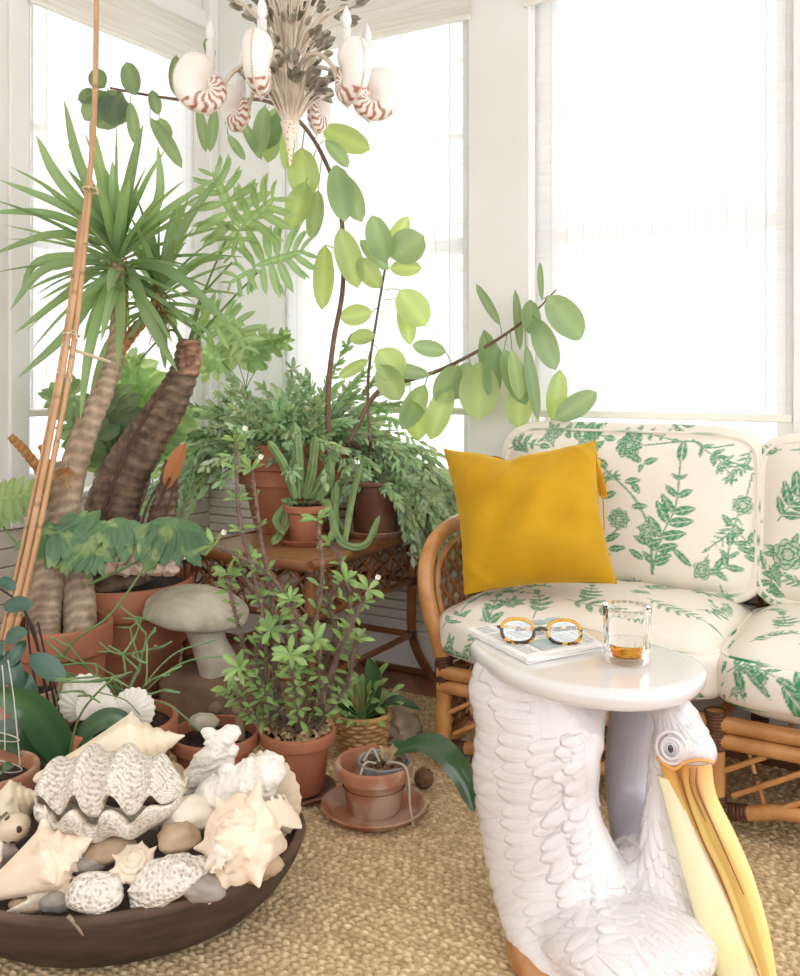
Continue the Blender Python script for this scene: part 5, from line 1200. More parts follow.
for pts in (((86, 575), (60, 555), (20, 545), (-5, 515)), ((86, 578), (82, 555), (78, 532)), ((88, 578), (110, 550), (128, 524)), ((88, 585), (140, 560), (165, 540)), ((40, 700), (70, 645), (110, 615), (150, 560))):
    mb.tube([P(x, y, 2.44 if pts[0][0] == 40 else 2.62) for x, y in pts], [.0045, .0035, .003], 7, 6)
link_each('leaf_stalk', mb, stemg, ph)
# coral and flowers heaped on the soil of the large pot
mb = MB(); rr = random.Random(19)
for k in range(34):
    x = rr.uniform(104, 172); q = P(x, 562+rr.uniform(-6, 10), 2.80); L = rr.uniform(.02, .05); a = rr.uniform(-.3, PI+.3); mb.cur = vary((1, 1, 1), .12); mb.tube([q, q+V(math.cos(a)*L*.5, rr.uniform(-.01, .01), abs(math.sin(a))*L*.6), q+V(math.cos(a)*L, -.01, abs(math.sin(a))*L)], [.010, .009, .005], 8, 3)
for k in range(5): rock(mb, P(110+k*15, 570, 2.80), (.028, .025, .018), k*2.2, .4, seg=14, rings=9)
link('coral_heap', mb, mat('pinkish_coral', (226, 208, 194), .85, (198, 172, 156), 40, .7, bump=.7, bscale=80, attr=True), loc=P(138, 575, 2.8), label='pinkish branching coral piled on the soil of the largest pot', cat='coral')
# broad leaves close to the left window
fg = thing('leafy_window_plant', P(126, 540, 3.2), 'bright broad-lobed plant on the sill behind the two trunks', 'plant'); rr = random.Random(9)
for a, b, w, tn, Y in (((128, 455), (150, 380), 70, 1.25, 3.15), ((112, 450), (96, 400), 56, .7, 3.1), ((150, 440), (178, 400), 46, 1.2, 3.15), ((100, 440), (70, 425), 40, .75, 3.05), ((112, 452), (118, 392), 50, .75, 3.1), ((135, 395), (128, 355), 40, 1.3, 3.15), ((75, 395), (50, 400), 34, .9, 3.02), ((140, 470), (110, 450), 46, .8, 3.12)):
    lobeleaf(fg, a, b, w, Y, (0, -1, .1), nl=6, core=.6, lw=.28, tone=tn)
mb = MB()
for x, y in ((128, 455), (112, 450), (150, 440), (100, 440)): mb.tube([P(126, 540, 3.12), P(120, 495, 3.11), P(x, y, 3.10)], .004, 6, 5)
link_each('stalk', mb, stemg, fg)
rr = random.Random(14)
oak = thing('pale_leafed_plant', P(250, 400, 3.5), 'pale green plant with small lobed leaves rising behind the mistletoe cactus', 'plant')
for a, b, w in (((238, 362), (236, 325), 34), ((252, 350), (272, 335), 26), ((268, 352), (290, 338), 20), ((222, 362), (200, 350), 24), ((248, 362), (262, 345), 26), ((215, 370), (190, 365), 20), ((275, 345), (288, 330), 14)): lobeleaf(oak, a, b, w, 3.48, nl=4, core=.6, lw=.3, tone=1.1)
mb = MB()
for x, y in ((238, 362), (252, 350), (268, 352), (222, 362)): mb.tube([P(248, 425, 3.5), P(246, 390, 3.49), P(x, y, 3.48)], .002, 6, 5)
link_each('stalk', mb, stemg, oak)
# ================================================================== RUBBER PLANT
rb = thing('rubber_plant', V(P(345, 400, 3.5)[0], 3.36, TZ), 'tall rubber plant with bare branches reaching in front of the windows', 'plant')
RY = 3.22
def RYf(px):
    r = (px-400)/F; return min(RY, 2.993/(.8602+.5101*r)-.16)
def br(pts, r):
    mb = MB(); mb.tube([P(x, y, RYf(x)) for (x, y) in pts], r, 10, 7); return link_each('branch', mb, stemb, rb)
br([(330, 470), (328, 400), (333, 345), (343, 285), (341, 215), (327, 165), (300, 122), (262, 100), (215, 103), (160, 97), (110, 88)], [.011, .009, .008, .007, .006, .004])
br([(370, 440), (368, 380), (378, 310), (387, 258)], [.006, .005, .004])
br([(350, 440), (375, 395), (400, 383), (440, 370), (490, 344), (530, 316), (556, 290)], [.009, .009, .007, .005, .002])
rr = random.Random(21)
ll = [(340, 228, 358, 288, 25, 1.15, 343, 220), (325, 245, 322, 310, 20, 1.2, 341, 252), (336, 165, 345, 222, 25, .95, 330, 172), (342, 175, 362, 222, 22, .9, 332, 175), (322, 128, 370, 150, 24, 1.1, 314, 140), (302, 148, 306, 200, 30, 1.15, 305, 128), (306, 182, 290, 230, 24, 1.15, 316, 150), (318, 190, 312, 240, 18, .9, 322, 158), (326, 140, 348, 168, 16, 1.05, 318, 146),
      (275, 108, 268, 163, 22, .95, 280, 106), (285, 112, 262, 150, 20, .85, 285, 108), (265, 106, 258, 158, 18, .9, 268, 102), (290, 118, 285, 170, 14, 1.2, 290, 112), (240, 118, 262, 160, 10, .8, 240, 102), (215, 108, 210, 152, 12, .8, 212, 103), (198, 105, 206, 152, 10, .75, 196, 102), (228, 135, 245, 160, 9, .8, 225, 104),
      (150, 118, 182, 168, 14, .8, 150, 98), (160, 118, 166, 145, 17, .8, 158, 100), (176, 96, 176, 55, 13, .6, 178, 98), (213, 60, 206, 38, 10, .6, 210, 100), (136, 95, 126, 62, 20, .65, 138, 93), (122, 92, 98, 128, 32, .55, 125, 90), (118, 95, 112, 126, 30, .5, 120, 90), (108, 92, 84, 120, 24, .7, 108, 88), (104, 88, 92, 70, 18, .55, 106, 87), (130, 102, 136, 145, 12, .8, 132, 93), (152, 90, 158, 115, 12, .7, 152, 96), (96, 92, 78, 100, 14, .6, 100, 88),
      (386, 262, 372, 215, 24, 1.0, 387, 260), (388, 256, 408, 216, 18, 1.5, 387, 258), (392, 258, 424, 236, 34, .95, 388, 258), (388, 270, 360, 240, 16, 1.0, 386, 268), (390, 268, 422, 268, 16, 1.3, 386, 270), (380, 288, 358, 258, 20, 1.1, 384, 282), (400, 290, 426, 326, 30, 1.5, 384, 290), (402, 300, 410, 345, 18, 1.3, 384, 300), (372, 312, 340, 318, 20, 1.3, 378, 308), (375, 335, 350, 340, 16, 1.2, 376, 330), (368, 360, 338, 378, 12, 1.3, 370, 352), (378, 350, 402, 378, 30, 1.4, 374, 345), (380, 365, 400, 400, 26, 1.1, 372, 362),
      (548, 296, 582, 338, 30, .95, 545, 300), (534, 318, 556, 370, 24, .9, 532, 314), (530, 300, 532, 335, 19, .85, 536, 308), (560, 370, 552, 420, 20, 1.25, 556, 400), (555, 420, 597, 392, 22, .8, 550, 422), (497, 345, 488, 396, 20, .95, 494, 342), (484, 330, 496, 396, 22, .85, 488, 344), (480, 362, 478, 420, 38, 1.15, 476, 352), (458, 365, 438, 405, 26, 1.0, 460, 362), (470, 362, 452, 400, 20, .95, 468, 358), (446, 352, 412, 345, 16, .95, 452, 366), (504, 350, 526, 405, 24, 1.0, 508, 332), (512, 350, 520, 400, 16, 1.1, 510, 330),
      (500, 325, 476, 284, 9, .75, 502, 336), (542, 300, 540, 262, 6, .8, 546, 298), (526, 345, 538, 420, 12, .85, 524, 322), (520, 385, 518, 428, 26, 1.2, 520, 360), (430, 375, 376, 366, 15, .85, 436, 370), (425, 385, 402, 430, 22, 1.05, 428, 376), (450, 385, 430, 440, 24, 1.3, 446, 370), (410, 400, 420, 440, 24, 1.2, 410, 382), (560, 315, 580, 340, 18, .9, 550, 300), (515, 290, 520, 350, 9, .8, 522, 322)]
for x0, y0, x1, y1, w_, tn, nx, ny in ll:
    Y = RYf(max(x0, x1))-.02+rr.uniform(-.05, .05); mb = MB(); k = min(1.45, tn); mb.cur = (k*(1.05 if tn > 1.05 else .95), k, k*(.75 if tn > 1.05 else 1.02))
    mb.leaf(P(x0, y0, Y), P(x1, y1, Y+rr.uniform(-.03, .03)), w_*Y/F*1.08, V(rr.uniform(-.35, .35), -1, rr.uniform(-.1, .35)), 'oval', .08, rr.uniform(-.06, .06), 9, 1, 1.18)
    mb.cur = (.9, .85, .6); mb.tube([P(nx, ny, RYf(nx)), (P(nx, ny, RYf(nx))+P(x0, y0, Y))/2+V(0, 0, .004), P(x0, y0, Y)], .0018, 6, 4)
    link('leaf', mb, L_rub, rb)
# the rubber plant's pot, mostly hidden behind the table pots
c = V(-.16, 3.50, TZ)
mb = MB(); mb.tube([P(330, 470, RY), V(-.14, 3.42, .80), V(-.12, 3.50, .62)], [.011, .012, .014], 10, 5); mb.tube([P(350, 440, RY), V(-.12, 3.44, .78), V(-.12, 3.50, .62)], [.009, .010, .012], 10, 5); mb.tube([P(370, 440, RY), V(-.10, 3.46, .74), V(-.12, 3.50, .62)], [.006, .009, .012], 10, 5); link_each('branch', mb, stemb, rb)
mb = MB(); potmesh(mb, V(-.12, 3.495, TZ+.001), .065, .12, .25, .72); link('pot', mb, terra, rb)
# ================================================================== LEFT FRONT: dark vining plant, wire-hooped pot, broad leaves
c = P(22, 684, 2.42); c[2] = 0
hv = pot('vining_succulent', 'bluish-leaved vine on thin dark stems in a terracotta pot at the left edge', 'potted plant', c, .110, .285, terra2, fz=.90)
mb = MB()
for pts in (((45, 690), (34, 630), (15, 600), (-6, 585)), ((60, 760), (48, 700), (38, 650), (20, 598)), ((68, 770), (56, 710), (46, 660), (38, 622)), ((38, 700), (30, 650), (26, 615)), ((62, 740), (58, 700), (50, 670))): mb.tube([P(x, y, 2.30) for x, y in pts], .003, 7, 6)
link_each('vine_stem', mb, stemd, hv)
for x0, y0, x1, y1, w_ in ((3, 606, 34, 605, 17), (30, 655, 66, 680, 22), (5, 640, 28, 632, 18), (8, 650, 20, 692, 20), (0, 640, -10, 660, 20), (20, 670, 36, 712, 20), (2, 655, 0, 690, 18), (0, 578, 16, 590, 12), (26, 640, 8, 668, 14)):
    mb = MB(); mb.cur = vary((1, 1, 1), .12); mb.leaf(P(x0, y0, 2.26), P(x1, y1, 2.24), w_*2.26/F, V(.1, -1, .6), 'oval', .1, .06, 8, 1, 1.2); link('leaf', mb, L_hoy, hv)
c = P(-8, 752, 2.08); c[2] = 0
wp = pot('wire_hooped_pot', 'terracotta pot with white wire hoops cut by the left edge beside the shell bowl', 'potted plant', c, .100, .215, terra2, fz=.85)
mb = MB(); mb.tube([P(20, 765, 2.02), P(14, 700, 2.02), P(8, 660, 2.02)], .0014, 6, 3); mb.tube([P(5, 750, 2.02), P(4, 690, 2.02), P(2, 665, 2.02)], .0014, 6, 3)
for y, r_ in ((735, .05), (765, .055)):
    q = P(-8, y, 2.06); mb.tube([q+V(math.cos(a)*r_*1.15, math.sin(a)*r_, -.02*math.cos(a-.8)) for a in np.linspace(0, 2*PI, 30)], .0014, 6, 1, smooth=False, cap=False)
link_each('wire_hoop', mb, mat('white_wire', (200, 196, 188), .4), wp)
mb = MB(); mb.leaf(P(0, 775, 2.03), P(14, 766, 1.99), .03, (0, -1, 1), 'oval'); mb.leaf(P(-5, 775, 2.03), P(-20, 750, 1.99), .03, (0, -1, 1), 'oval'); link('leaf', mb, L_dk, wp)
orp = thing('broad_leaved_orchid', Z(62, 800, 0)+V(0, .1, 0), 'orchid with broad glossy dark leaves behind the shell bowl', 'potted plant'); 
oc2 = V(P(66, 770, 2.22)[0], 2.25, 0); mb = MB(); potmesh(mb, oc2, .062, .10, .2, .75); link('pot', mb, terra3, orp)
for pts, w_, tn in ((((66, 768), (52, 735), (30, 708), (-6, 690)), .088, 1.2), (((64, 770), (40, 748), (8, 735), (-20, 742)), .08, .7), (((70, 768), (82, 738), (112, 718), (152, 738)), .052, .95), (((66, 772), (52, 765), (36, 775), (28, 800)), .06, .6), (((70, 770), (90, 758), (110, 760), (120, 780)), .05, .6)):
    mb = MB(); mb.cur = (tn, tn, tn); blade(mb, [P(x, y, 2.22-.02*k) for k, (x, y) in enumerate(pts)], w_, (-.1, -.7, 1), 'orchid', .14, 7, 1, 1.3); link('leaf', mb, L_dk, orp)
mb = MB(); mb.tube([P(66, 772, 2.22), P(78, 720, 2.2), P(98, 692, 2.18), P(118, 675, 2.18)], .0028, 7, 6); mb.tube([P(98, 692, 2.18), P(125, 700, 2.17), P(140, 715, 2.16)], .0015, 6, 6); link_each('flower_stalk', mb, stemg, orp)
# ================================================================== BAMBOO POLES
bam = mat('bamboo', (208, 166, 122), .4, (184, 138, 96), 12, .7, coat=.2, attr=True)
def bamboo(pts, r, label, ring=.24):
    p = spline([np.asarray(q) for q in pts], 30); seg = np.linalg.norm(np.diff(p, axis=0), axis=1); cum = np.concatenate([[0], np.cumsum(seg)]); n = int(cum[-1]/.01)
    p = np.array([[np.interp(t_, cum, p[:, k]) for k in range(3)] for t_ in np.linspace(0, cum[-1], n+1)]); m = int(ring/.01)
    rs = [r*(1-.10*k/n)*(1.13 if k % m in (5, 6) else 1) for k in range(n+1)]; cols = [((.62, .56, .5) if k % m == 7 else (1, 1, 1)) for k in range(n+1)]
    mb = MB(); mb.tube(p, rs, 12, 1, smooth=False, cols=cols); return link('bamboo_pole', mb, bam, loc=p[0], label=label, cat='pole')
bamboo([P(6, 640, 2.50), P(32, 530, 2.54), P(66, 350, 2.60), P(86, 205, 2.64), P(94, 120, 2.66), P(97, -25, 2.68)], .0085, 'tallest bamboo pole, rising out of the top of the picture', .30)
bamboo([P(13, 640, 2.51), P(39, 530, 2.55), P(73, 350, 2.61), P(91, 180, 2.64)], .0085, 'shorter bamboo pole tied along the right side of the tallest one')
bamboo([P(1, 640, 2.53), P(26, 530, 2.57), P(61, 360, 2.63), P(81, 215, 2.67)], .0060, 'thin bamboo pole tied along the left side of the tallest one')
tiem = mat('pale_string', (222, 206, 176), .8); pole0 = bpy.data.objects['bamboo_pole']
for y, x in ((190, 86), (375, 60), (335, 66)):
    mb = MB(); q = P(x+5, y, 2.62); torus(mb, q, unit(P(86, 205, 2.72)-P(32, 530, 2.52)), .024, .0022, 16); mb.tube([q+V(0, -.024, 0), q+V(.02, -.03, .012), q+V(.03, -.03, -.02)], .0016, 5, 4); link('string_tie', mb, tiem, pole0)
mb = MB(); mb.tube([P(62, 345, 2.62), P(80, 352, 2.66), P(110, 362, 2.74)], .005, 8, 4); link('string', mb, tiem, loc=P(80, 352, 2.66), label='pale string stretched from the bamboo poles to the yucca trunk', cat='string')
# ================================================================== WOODEN BOWL OF SHELLS
BC = V(-.60, 1.90, 0); RX, RYb, BH = .402, .287, .150
bwood = mat('dark_worn_wood', (82, 66, 56), .6, (48, 38, 32), 6, .9, bump=.35, bscale=26, stretch=(1, 1, 5), attr=True, spec=.35)
mb = MB(); G = []; C = []
prof = [(.0, .0), (.66, .0), (.70, .006), (.80, .03), (.885, .062), (.95, .10), (.985, .132), (.997, .146), (.99, .152), (.965, .153), (.948, .148), (.935, .13), (.89, .09), (.80, .05), (.66, .026), (.3, .018), (0, .016)]
for r, z in prof:
    row = []
    for k in range(96):
        t_ = 2*PI*k/96; w_ = 1+.010*math.sin(3*t_+.5)+.006*math.sin(7*t_); zz = z+(.004*math.sin(2*t_+1)+.002*math.sin(5*t_))*(z/.15)
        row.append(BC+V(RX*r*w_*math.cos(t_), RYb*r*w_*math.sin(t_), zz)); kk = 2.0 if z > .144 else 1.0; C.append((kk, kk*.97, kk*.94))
    G.append(row)
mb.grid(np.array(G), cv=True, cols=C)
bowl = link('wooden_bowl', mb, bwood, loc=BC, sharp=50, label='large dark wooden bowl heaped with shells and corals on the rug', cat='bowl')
mb = MB()
p0 = [Z(72, 916, .146), P(80, 932, 1.618), P(84, 940, 1.632), P(83, 952, 1.655)]
mb.tube([P(68, 916, 1.612), P(74, 922, 1.614), P(80, 930, 1.618), P(85, 938, 1.629), P(84, 950, 1.650)], [.004, .0035, .002], 7, 5); link('filled_crack', mb, mat('pale_crack_filler', (150, 130, 112), .8), bowl)
sh_cream = mat('cream_conch', (242, 230, 208), .5, (236, 212, 176), 9, .8, bump=.25, bscale=40, sss=.1)
sh_peach = mat('peach_conch', (242, 228, 208), .5, (238, 212, 186), 14, .8, bump=.6, bscale=34, sss=.1)
sh_white = mat('chalky_conch', (242, 234, 222), .65, (222, 198, 172), 14, .7, bump=.35, bscale=60)
cor_w = mat('white_coral', (244, 240, 232), .8, (222, 212, 198), 22, .6, bump=.9, bscale=110, bdist=.006)
cor_h = mat('honeycomb_coral', (242, 236, 226), .8, (196, 180, 160), 120, .9, voro=True, lo=.45, hi=.15, bump=.9, bscale=120, bdist=.008)
clamm = mat('fossil_clam', (236, 230, 220), .75, (176, 162, 146), 150, .8, bump=.5, bscale=90, attr=True, lo=.5, hi=.62)
tanst = mat('tan_shell_stone', (196, 172, 144), .7, (160, 134, 108), 14, .8, bump=.4, bscale=40); greyst = mat('blue_grey_stone', (166, 158, 148), .5, (134, 126, 118), 10, .6)
def conch(name, a, b, R, label, m, nsp=8, spL=.5, rot=0, lip=True, lipdir=None, vox=.0032, tiers=3, flare=1.0, cat='shell', group=None):
    a, b = np.asarray(a, float), np.asarray(b, float); L = np.linalg.norm(b-a); w = (b-a)/L; mb = MB(); e1 = unit(np.cross(w, V(0, 0, 1)) if abs(w[2]) < .9 else np.cross(w, V(0, 1, 0))); e2 = np.cross(w, e1)
    pr = [(0.02, 0), (.16, .03), (.30, .15), (.52, .32), (.78, .50), (.96, .62), (1.0, .67), (.86, .71), (.60, .735), (.66, .755), (.58, .78), (.40, .80), (.44, .82), (.36, .85), (.24, .87), (.27, .89), (.18, .92), (.10, .95), (.02, 1.0)]
    mb.lathe([(r*R, h*L) for r, h in pr], a, 40, ax=w, fn=lambda th, f: 1+.07*math.cos(th-f*5)+.035*math.cos(th*nsp))
    mb.f.append(tuple(range(40))[::-1]); mb.f.append(tuple(mb.n-40+k for k in range(40)))
    def spike(c, d, l, r): mb.tube([c-d*l*.35, c, c+d*l*.5, c+d*l], [r*1.5, r*1.0, r*.5, r*.1], 10, 3)
    for tr_, (h, rr_, k_) in enumerate(((.655, .90, 1.0), (.755, .58, .42), (.82, .40, .28), (.885, .24, .18))[:tiers+1]):
        for k in range(nsp):
            th = 2*PI*(k+.3*tr_)/nsp+rot; sz = .62+.5*math.cos(th-rot)**2 if tr_ == 0 else .9; d = unit((e1*math.cos(th)+e2*math.sin(th))+w*.38)
            spike(a+w*h*L+(e1*math.cos(th)+e2*math.sin(th))*rr_*R*.92, d, R*spL*k_*sz, R*.26*(k_**.6))
    if lip:
        ld = unit(lipdir) if lipdir is not None else e1; ld = unit(ld-w*np.dot(ld, w)); q = np.cross(w, ld); G = []
        for i in range(14):
            f = i/13; row = []
            for j in range(9):
                g = j/8; rad = R*(.75+.95*flare*g*math.sin(PI*(.10+.86*f))**.7*(1+.05*math.cos(f*30))); an = -.15+.75*g; row.append(a+w*L*(.08+.66*f)+(ld*math.cos(an)+q*math.sin(an))*rad)
            G.append(row)
        G = np.array(G); T_ = V(*(q*R*.09)); n0 = mb.n
        mb.grid(G+T_/1); mb.grid(G-T_/1, flip=True); nu, nv = 14, 9; A = lambda i, j: n0+i*nv+j; B = lambda i, j: n0+nu*nv+i*nv+j
        for i in range(nu-1): mb.f += [(A(i, nv-1), A(i+1, nv-1), B(i+1, nv-1), B(i, nv-1)), (A(i, 0), B(i, 0), B(i+1, 0), A(i+1, 0))]
        for j in range(nv-1): mb.f += [(A(0, j), A(0, j+1), B(0, j+1), B(0, j)), (A(nu-1, j), B(nu-1, j), B(nu-1, j+1), A(nu-1, j+1))]
    return link(name, remesh(mb, vox, .4, 2), m, label=label, cat=cat, group=group, sharp=180)
# giant clam
cl = thing('giant_clam', P(104, 845, 1.80), 'giant clam shell with a wavy grey-lined mouth in the middle of the bowl', 'shell')
def wav(u): return math.cos(2*PI*(u-.12)/.243)
def valve(sgn):
    mb = MB(); cx_, Yc, zc = P(104, 813, 1.76)[0], 1.80, P(104, 814, 1.70)[2]; a = .142; G = []; C = []; nu, nv = 110, 60
    for i in range(nu+1):
        u = i/nu; s_ = 2*u-1; e = max(0.02, 1-abs(s_)**2.6)**.55; row = []; wv = wav(u); tri = wv*(1-.15*wv*wv)
        for j in range(nv+1):
            v = j/nv; th = math.radians(150*(1-v)) if sgn > 0 else math.radians(130*(1-v)); fold = tri*(.12+.88*v**2.2)*.020*(1-abs(s_)**4)
            gl_ = .0022*math.sin(v*v*75+.8*math.sin(u*9))*max(0, v-.25)
            hgt = (.066 if sgn > 0 else .062); ou = 1+gl_*8
            y = Yc-.012-(.086 if sgn > 0 else .106)*e*math.cos(th)*ou-.012*tri*v; z = zc+(.006+.016*max(0, wv) if sgn > 0 else -.010+.002*wv)*e+sgn*hgt*e*math.sin(th)*ou+fold
            x = cx_+a*s_*(1+.02*math.sin(th))+.003*math.sin(u*40)*v
            row.append(V(x, y, z)); k = .92+.14*math.sin(v*v*75+.8*math.sin(u*9))*min(1, v*2)
            k *= (1.0 if sgn > 0 else .92); C.append((k, k*.985, k*.96))
        # the lip folds inwards
        p = row[-1]; row.append(p+V(0, .004, -.0035*sgn)); C.append((1.05, 1.04, 1.0)); row.append(p+V(0, .022, -.001*sgn)); C.append((.95, .9, .84)); row.append(p+V(0, .05, .012*sgn)); C.append((.8, .74, .68))
        G.append(row)
    mb.grid(np.array(G), cols=C, flip=(sgn > 0)); link('valve', mb, clamm, cl, sharp=70)
valve(1); valve(-1)
conch('helmet_conch', P(32, 780, 1.90), P(186, 735, 1.97), .070, 'long smooth cream conch lying behind the giant clam', sh_cream, 7, .34, .6, lip=True, lipdir=V(0, -.6, -.8), flare=.4)
conch('spiny_conch', P(-30, 902, 1.66), P(96, 836, 1.70), .058, 'spiny peach conch at the front left of the bowl', sh_peach, 6, .75, 1.2, lip=True, lipdir=V(.2, -.4, -1), flare=.7)
conch('small_spiny_conch', P(140, 888, 1.755), P(131, 852, 1.665), .036, 'small star-spined conch between the giant clam and the porous coral', sh_peach, 9, .55, .3, lip=False, vox=.0022)
conch('queen_conch', P(284, 846, 1.82), P(214, 838, 1.63), .076, 'large peach conch with a flared lip at the right rim of the bowl', sh_peach, 6, .62, 1.4, lip=True, lipdir=V(.3, -.5, .9), flare=.55)
conch('worn_conch', P(-40, 830, 1.93), P(46, 792, 1.97), .050, 'worn tan conch half hidden behind the spotted cowrie', sh_cream, 6, .4, .4, lip=True, lipdir=V(0, -.8, .4), flare=.5)
conch('chalky_conch', P(-30, 852, 1.76), P(20, 850, 1.78), .036, 'white conch under the spotted cowrie at the left edge', sh_white, 6, .4, 0, lip=False)
conch('broken_conch', P(205, 870, 1.64), P(232, 838, 1.66), .026, 'small pale conch fragment against the flared conch', sh_white, 6, .4, 0, lip=True, flare=.6, vox=.0024)
mb = MB(); q = P(14, 828, 1.77); ax_ = (unit(V(1, 0, .5)), unit(V(0, 1, 0)), unit(V(-.5, 0, 1))); mb.ball(q, (.034, .026, .027), 28, 18, ax=ax_)
sp_m = mat('spotted_cowrie', (226, 206, 180), .2, (62, 40, 30), 55, 1, voro=True, lo=.34, hi=.26, coat=.6); link('cowrie', mb, sp_m, loc=q-V(0, 0, .026), label='brown-spotted cowrie shell at the left of the giant clam', cat='shell')
def lump(name, q, r, seed, m, label, amp=.25, fr=2.0, ax=None, cat='coral', seg=48, rings=30): mb = MB(); rock(mb, np.asarray(q), r, seed, amp, fr, ax, seg, rings); return link(name, mb, m, loc=np.asarray(q)-V(0, 0, min(r)), label=label, cat=cat, sharp=180)
lump('brain_coral', P(95, 893, 1.655), (.052, .038, .034), 2.2, cor_h, 'round honeycomb coral at the front rim of the bowl', .10)
lump('porous_coral', P(166, 880, 1.665), (.075, .036, .036), 5.7, cor_h, 'long white porous coral at the front rim, right of the round one', .30, 1.3, ax=(unit(V(1, 0, .42)), V(0, 1, 0), unit(V(-.42, 0, 1))))
mb = MB()                                                  # upright coral slab with a ragged edge
for k in range(46):
    f = k/45; q = P(168+f*58, 818-f*82, 1.93); w_ = .046*(1-.35*f)+.012*math.sin(f*26); rock(mb, q+V(rnd.uniform(-.006, .006), rnd.uniform(-.008, .008), 0), (w_, .020, .018), k*1.7, .35, 2.6, seg=14, rings=9, ax=(unit(V(1, 0, .42)), V(0, 1, 0), unit(V(-.42, 0, 1))))
for k in range(12): q = P(206+rnd.uniform(0, 28), 738+rnd.uniform(-8, 40), 1.925); rock(mb, q, (.015, .012, .014), k*3.1, .4, seg=10, rings=7)
link('coral_slab', remesh(mb, .0035, .3, 1), cor_w, label='tall white coral slab standing up behind the porous coral', cat='coral', sharp=180)
mb = MB()
for k in range(34):
    f = k/33; q = P(206+f*66, 806-f*30+6*math.sin(f*3), 1.86); rock(mb, q+V(0, 0, .010+rnd.uniform(-.004, .008)), (.030, .040, .022+.026*math.sin(PI*(.12+f*.75))), k*2.3, .35, 2.4, seg=14, rings=9)
for k in range(14): q = P(222+k*3.4, 772-3*math.sin(k)-k*.1, 1.85); rock(mb, q, (.009, .010, .012), k*1.9, .4, seg=8, rings=6)
link('coral_block', remesh(mb, .0035, .3, 1), cor_w, label='lumpy white coral block above the flared conch', cat='coral', sharp=180)
scallop('large_scallop', P(268, 785, 1.96), .066, (.1, .1, 1), (-.5, -1, .5), 'tan fan shell showing behind the lumpy coral block', m=sh_cream)
k_ = 0
for (x, y, Y, r, m, nm, lb, ct_) in ((165, 785, 1.93, (.055, .05, .040), tanst, 'shell_fragment', 'tan worn shell between the long cream conch and the coral slab', 'shell'), (188, 815, 1.80, (.05, .045, .032), sh_white, 'shell_fragment', 'grey-white shell fragment right of the giant clam', 'shell'), (178, 838, 1.74, (.040, .04, .026), tanst, 'stone', 'brown stone in the gap above the porous coral', 'stone'),
          (203, 888, 1.66, (.040, .03, .024), greyst, 'stone', 'blue-grey stone wedged right of the porous coral', 'stone'), (56, 900, 1.665, (.030, .022, .020), greyst, 'stone', 'blue-grey stone left of the round honeycomb coral', 'stone'), (88, 862, 1.72, (.032, .028, .022), greyst, 'stone', 'grey stone in the shade under the giant clam', 'stone'),
          (110, 848, 1.74, (.05, .04, .022), tanst, 'stone', 'rough brown stone propping up the giant clam', 'stone'), (30, 905, 1.675, (.035, .02, .016), tanst, 'stone', 'tan stone under the spiny conch at the front rim', 'stone'), (255, 862, 1.74, (.05, .04, .03), tanst, 'stone', 'tan stone under the flared conch', 'stone'), (60, 800, 1.93, (.05, .04, .04), tanst, 'stone', 'tan stone behind the giant clam', 'stone')):
    k_ += 1; lump(nm, P(x, y, Y), r, k_*4.1, m, lb, .22, 1.6, cat=ct_, seg=28, rings=18)
# ================================================================== CHANDELIER OF NAUTILUS SHELLS
HC = V(-.311, 2.60, 0); ivory = mat('ivory_painted_metal', (226, 214, 196), .5, (196, 178, 154), 20, .7); tole = mat('silvered_olive_leaf', (122, 118, 98), .35, (196, 188, 170), 26, .9, metal=.25, attr=True)
naut = mat('nautilus_shell', (255, 255, 255), .3, attr=True, coat=.3, sss=.1); wax = mat('white_candle', (244, 242, 238), .5, trans=.35); bulbm = mat('frosted_bulb', (248, 246, 244), .25, trans=.2)
ch = thing('shell_chandelier', V(HC[0], HC[1], P(290, 165, 2.6)[2]), 'chandelier of striped nautilus shells and metal leaves hanging in the corner', 'chandelier')
def HP(px, py): return P(px, py, 2.6)
zc = lambda py: HP(290, py)[2]
mb = MB(); mb.tube([V(HC[0], HC[1], zc(125)), V(HC[0], HC[1], zc(0)), V(HC[0], HC[1], 2.42)], .012, 10, 3)
k = 0; z = 2.42
while z < 2.74: torus(mb, V(HC[0], HC[1], z+.012), V(1, 0, 0) if k % 2 else V(0, 1, 0), .014, .0028, 12, 1.3); z += .026; k += 1
link('stem', mb, ivory, ch); mb = MB(); mb.lathe([(0, 2.74), (.03, 2.745), (.06, 2.765), (.065, 2.779), (0, 2.779)], V(HC[0], HC[1], 0), 32); link('ceiling_rose', mb, ivory, ch)
mb = MB(); fc = lambda th, f: 1+.10*math.cos(f*60)
z1, z0 = zc(122), zc(166); L = z1-z0; mb.lathe([(.002, z0), (.006, z0+L*.2), (.012, z0+L*.5), (.019, z0+L*.8), (.024, z0+L*.95), (.026, z1), (.0, z1+.002)], V(HC[0], HC[1], 0), 24, fn=lambda th, f: 1+.06*math.cos(th*8)); 
G = []
link('finial_shell', mb, mat('speckled_spire_shell', (240, 226, 208), .4, (190, 150, 120), 90, .8, voro=True, lo=.35, hi=.25), ch, sharp=60)
mb = MB(); torus(mb, V(HC[0], HC[1], z1+.004), V(0, 0, 1), .024, .006, 24); torus(mb, V(HC[0], HC[1], z1+.016), V(0, 0, 1), .020, .004, 24); link('collar', mb, ivory, ch)
rr = random.Random(17); st, lv = MB(), MB()
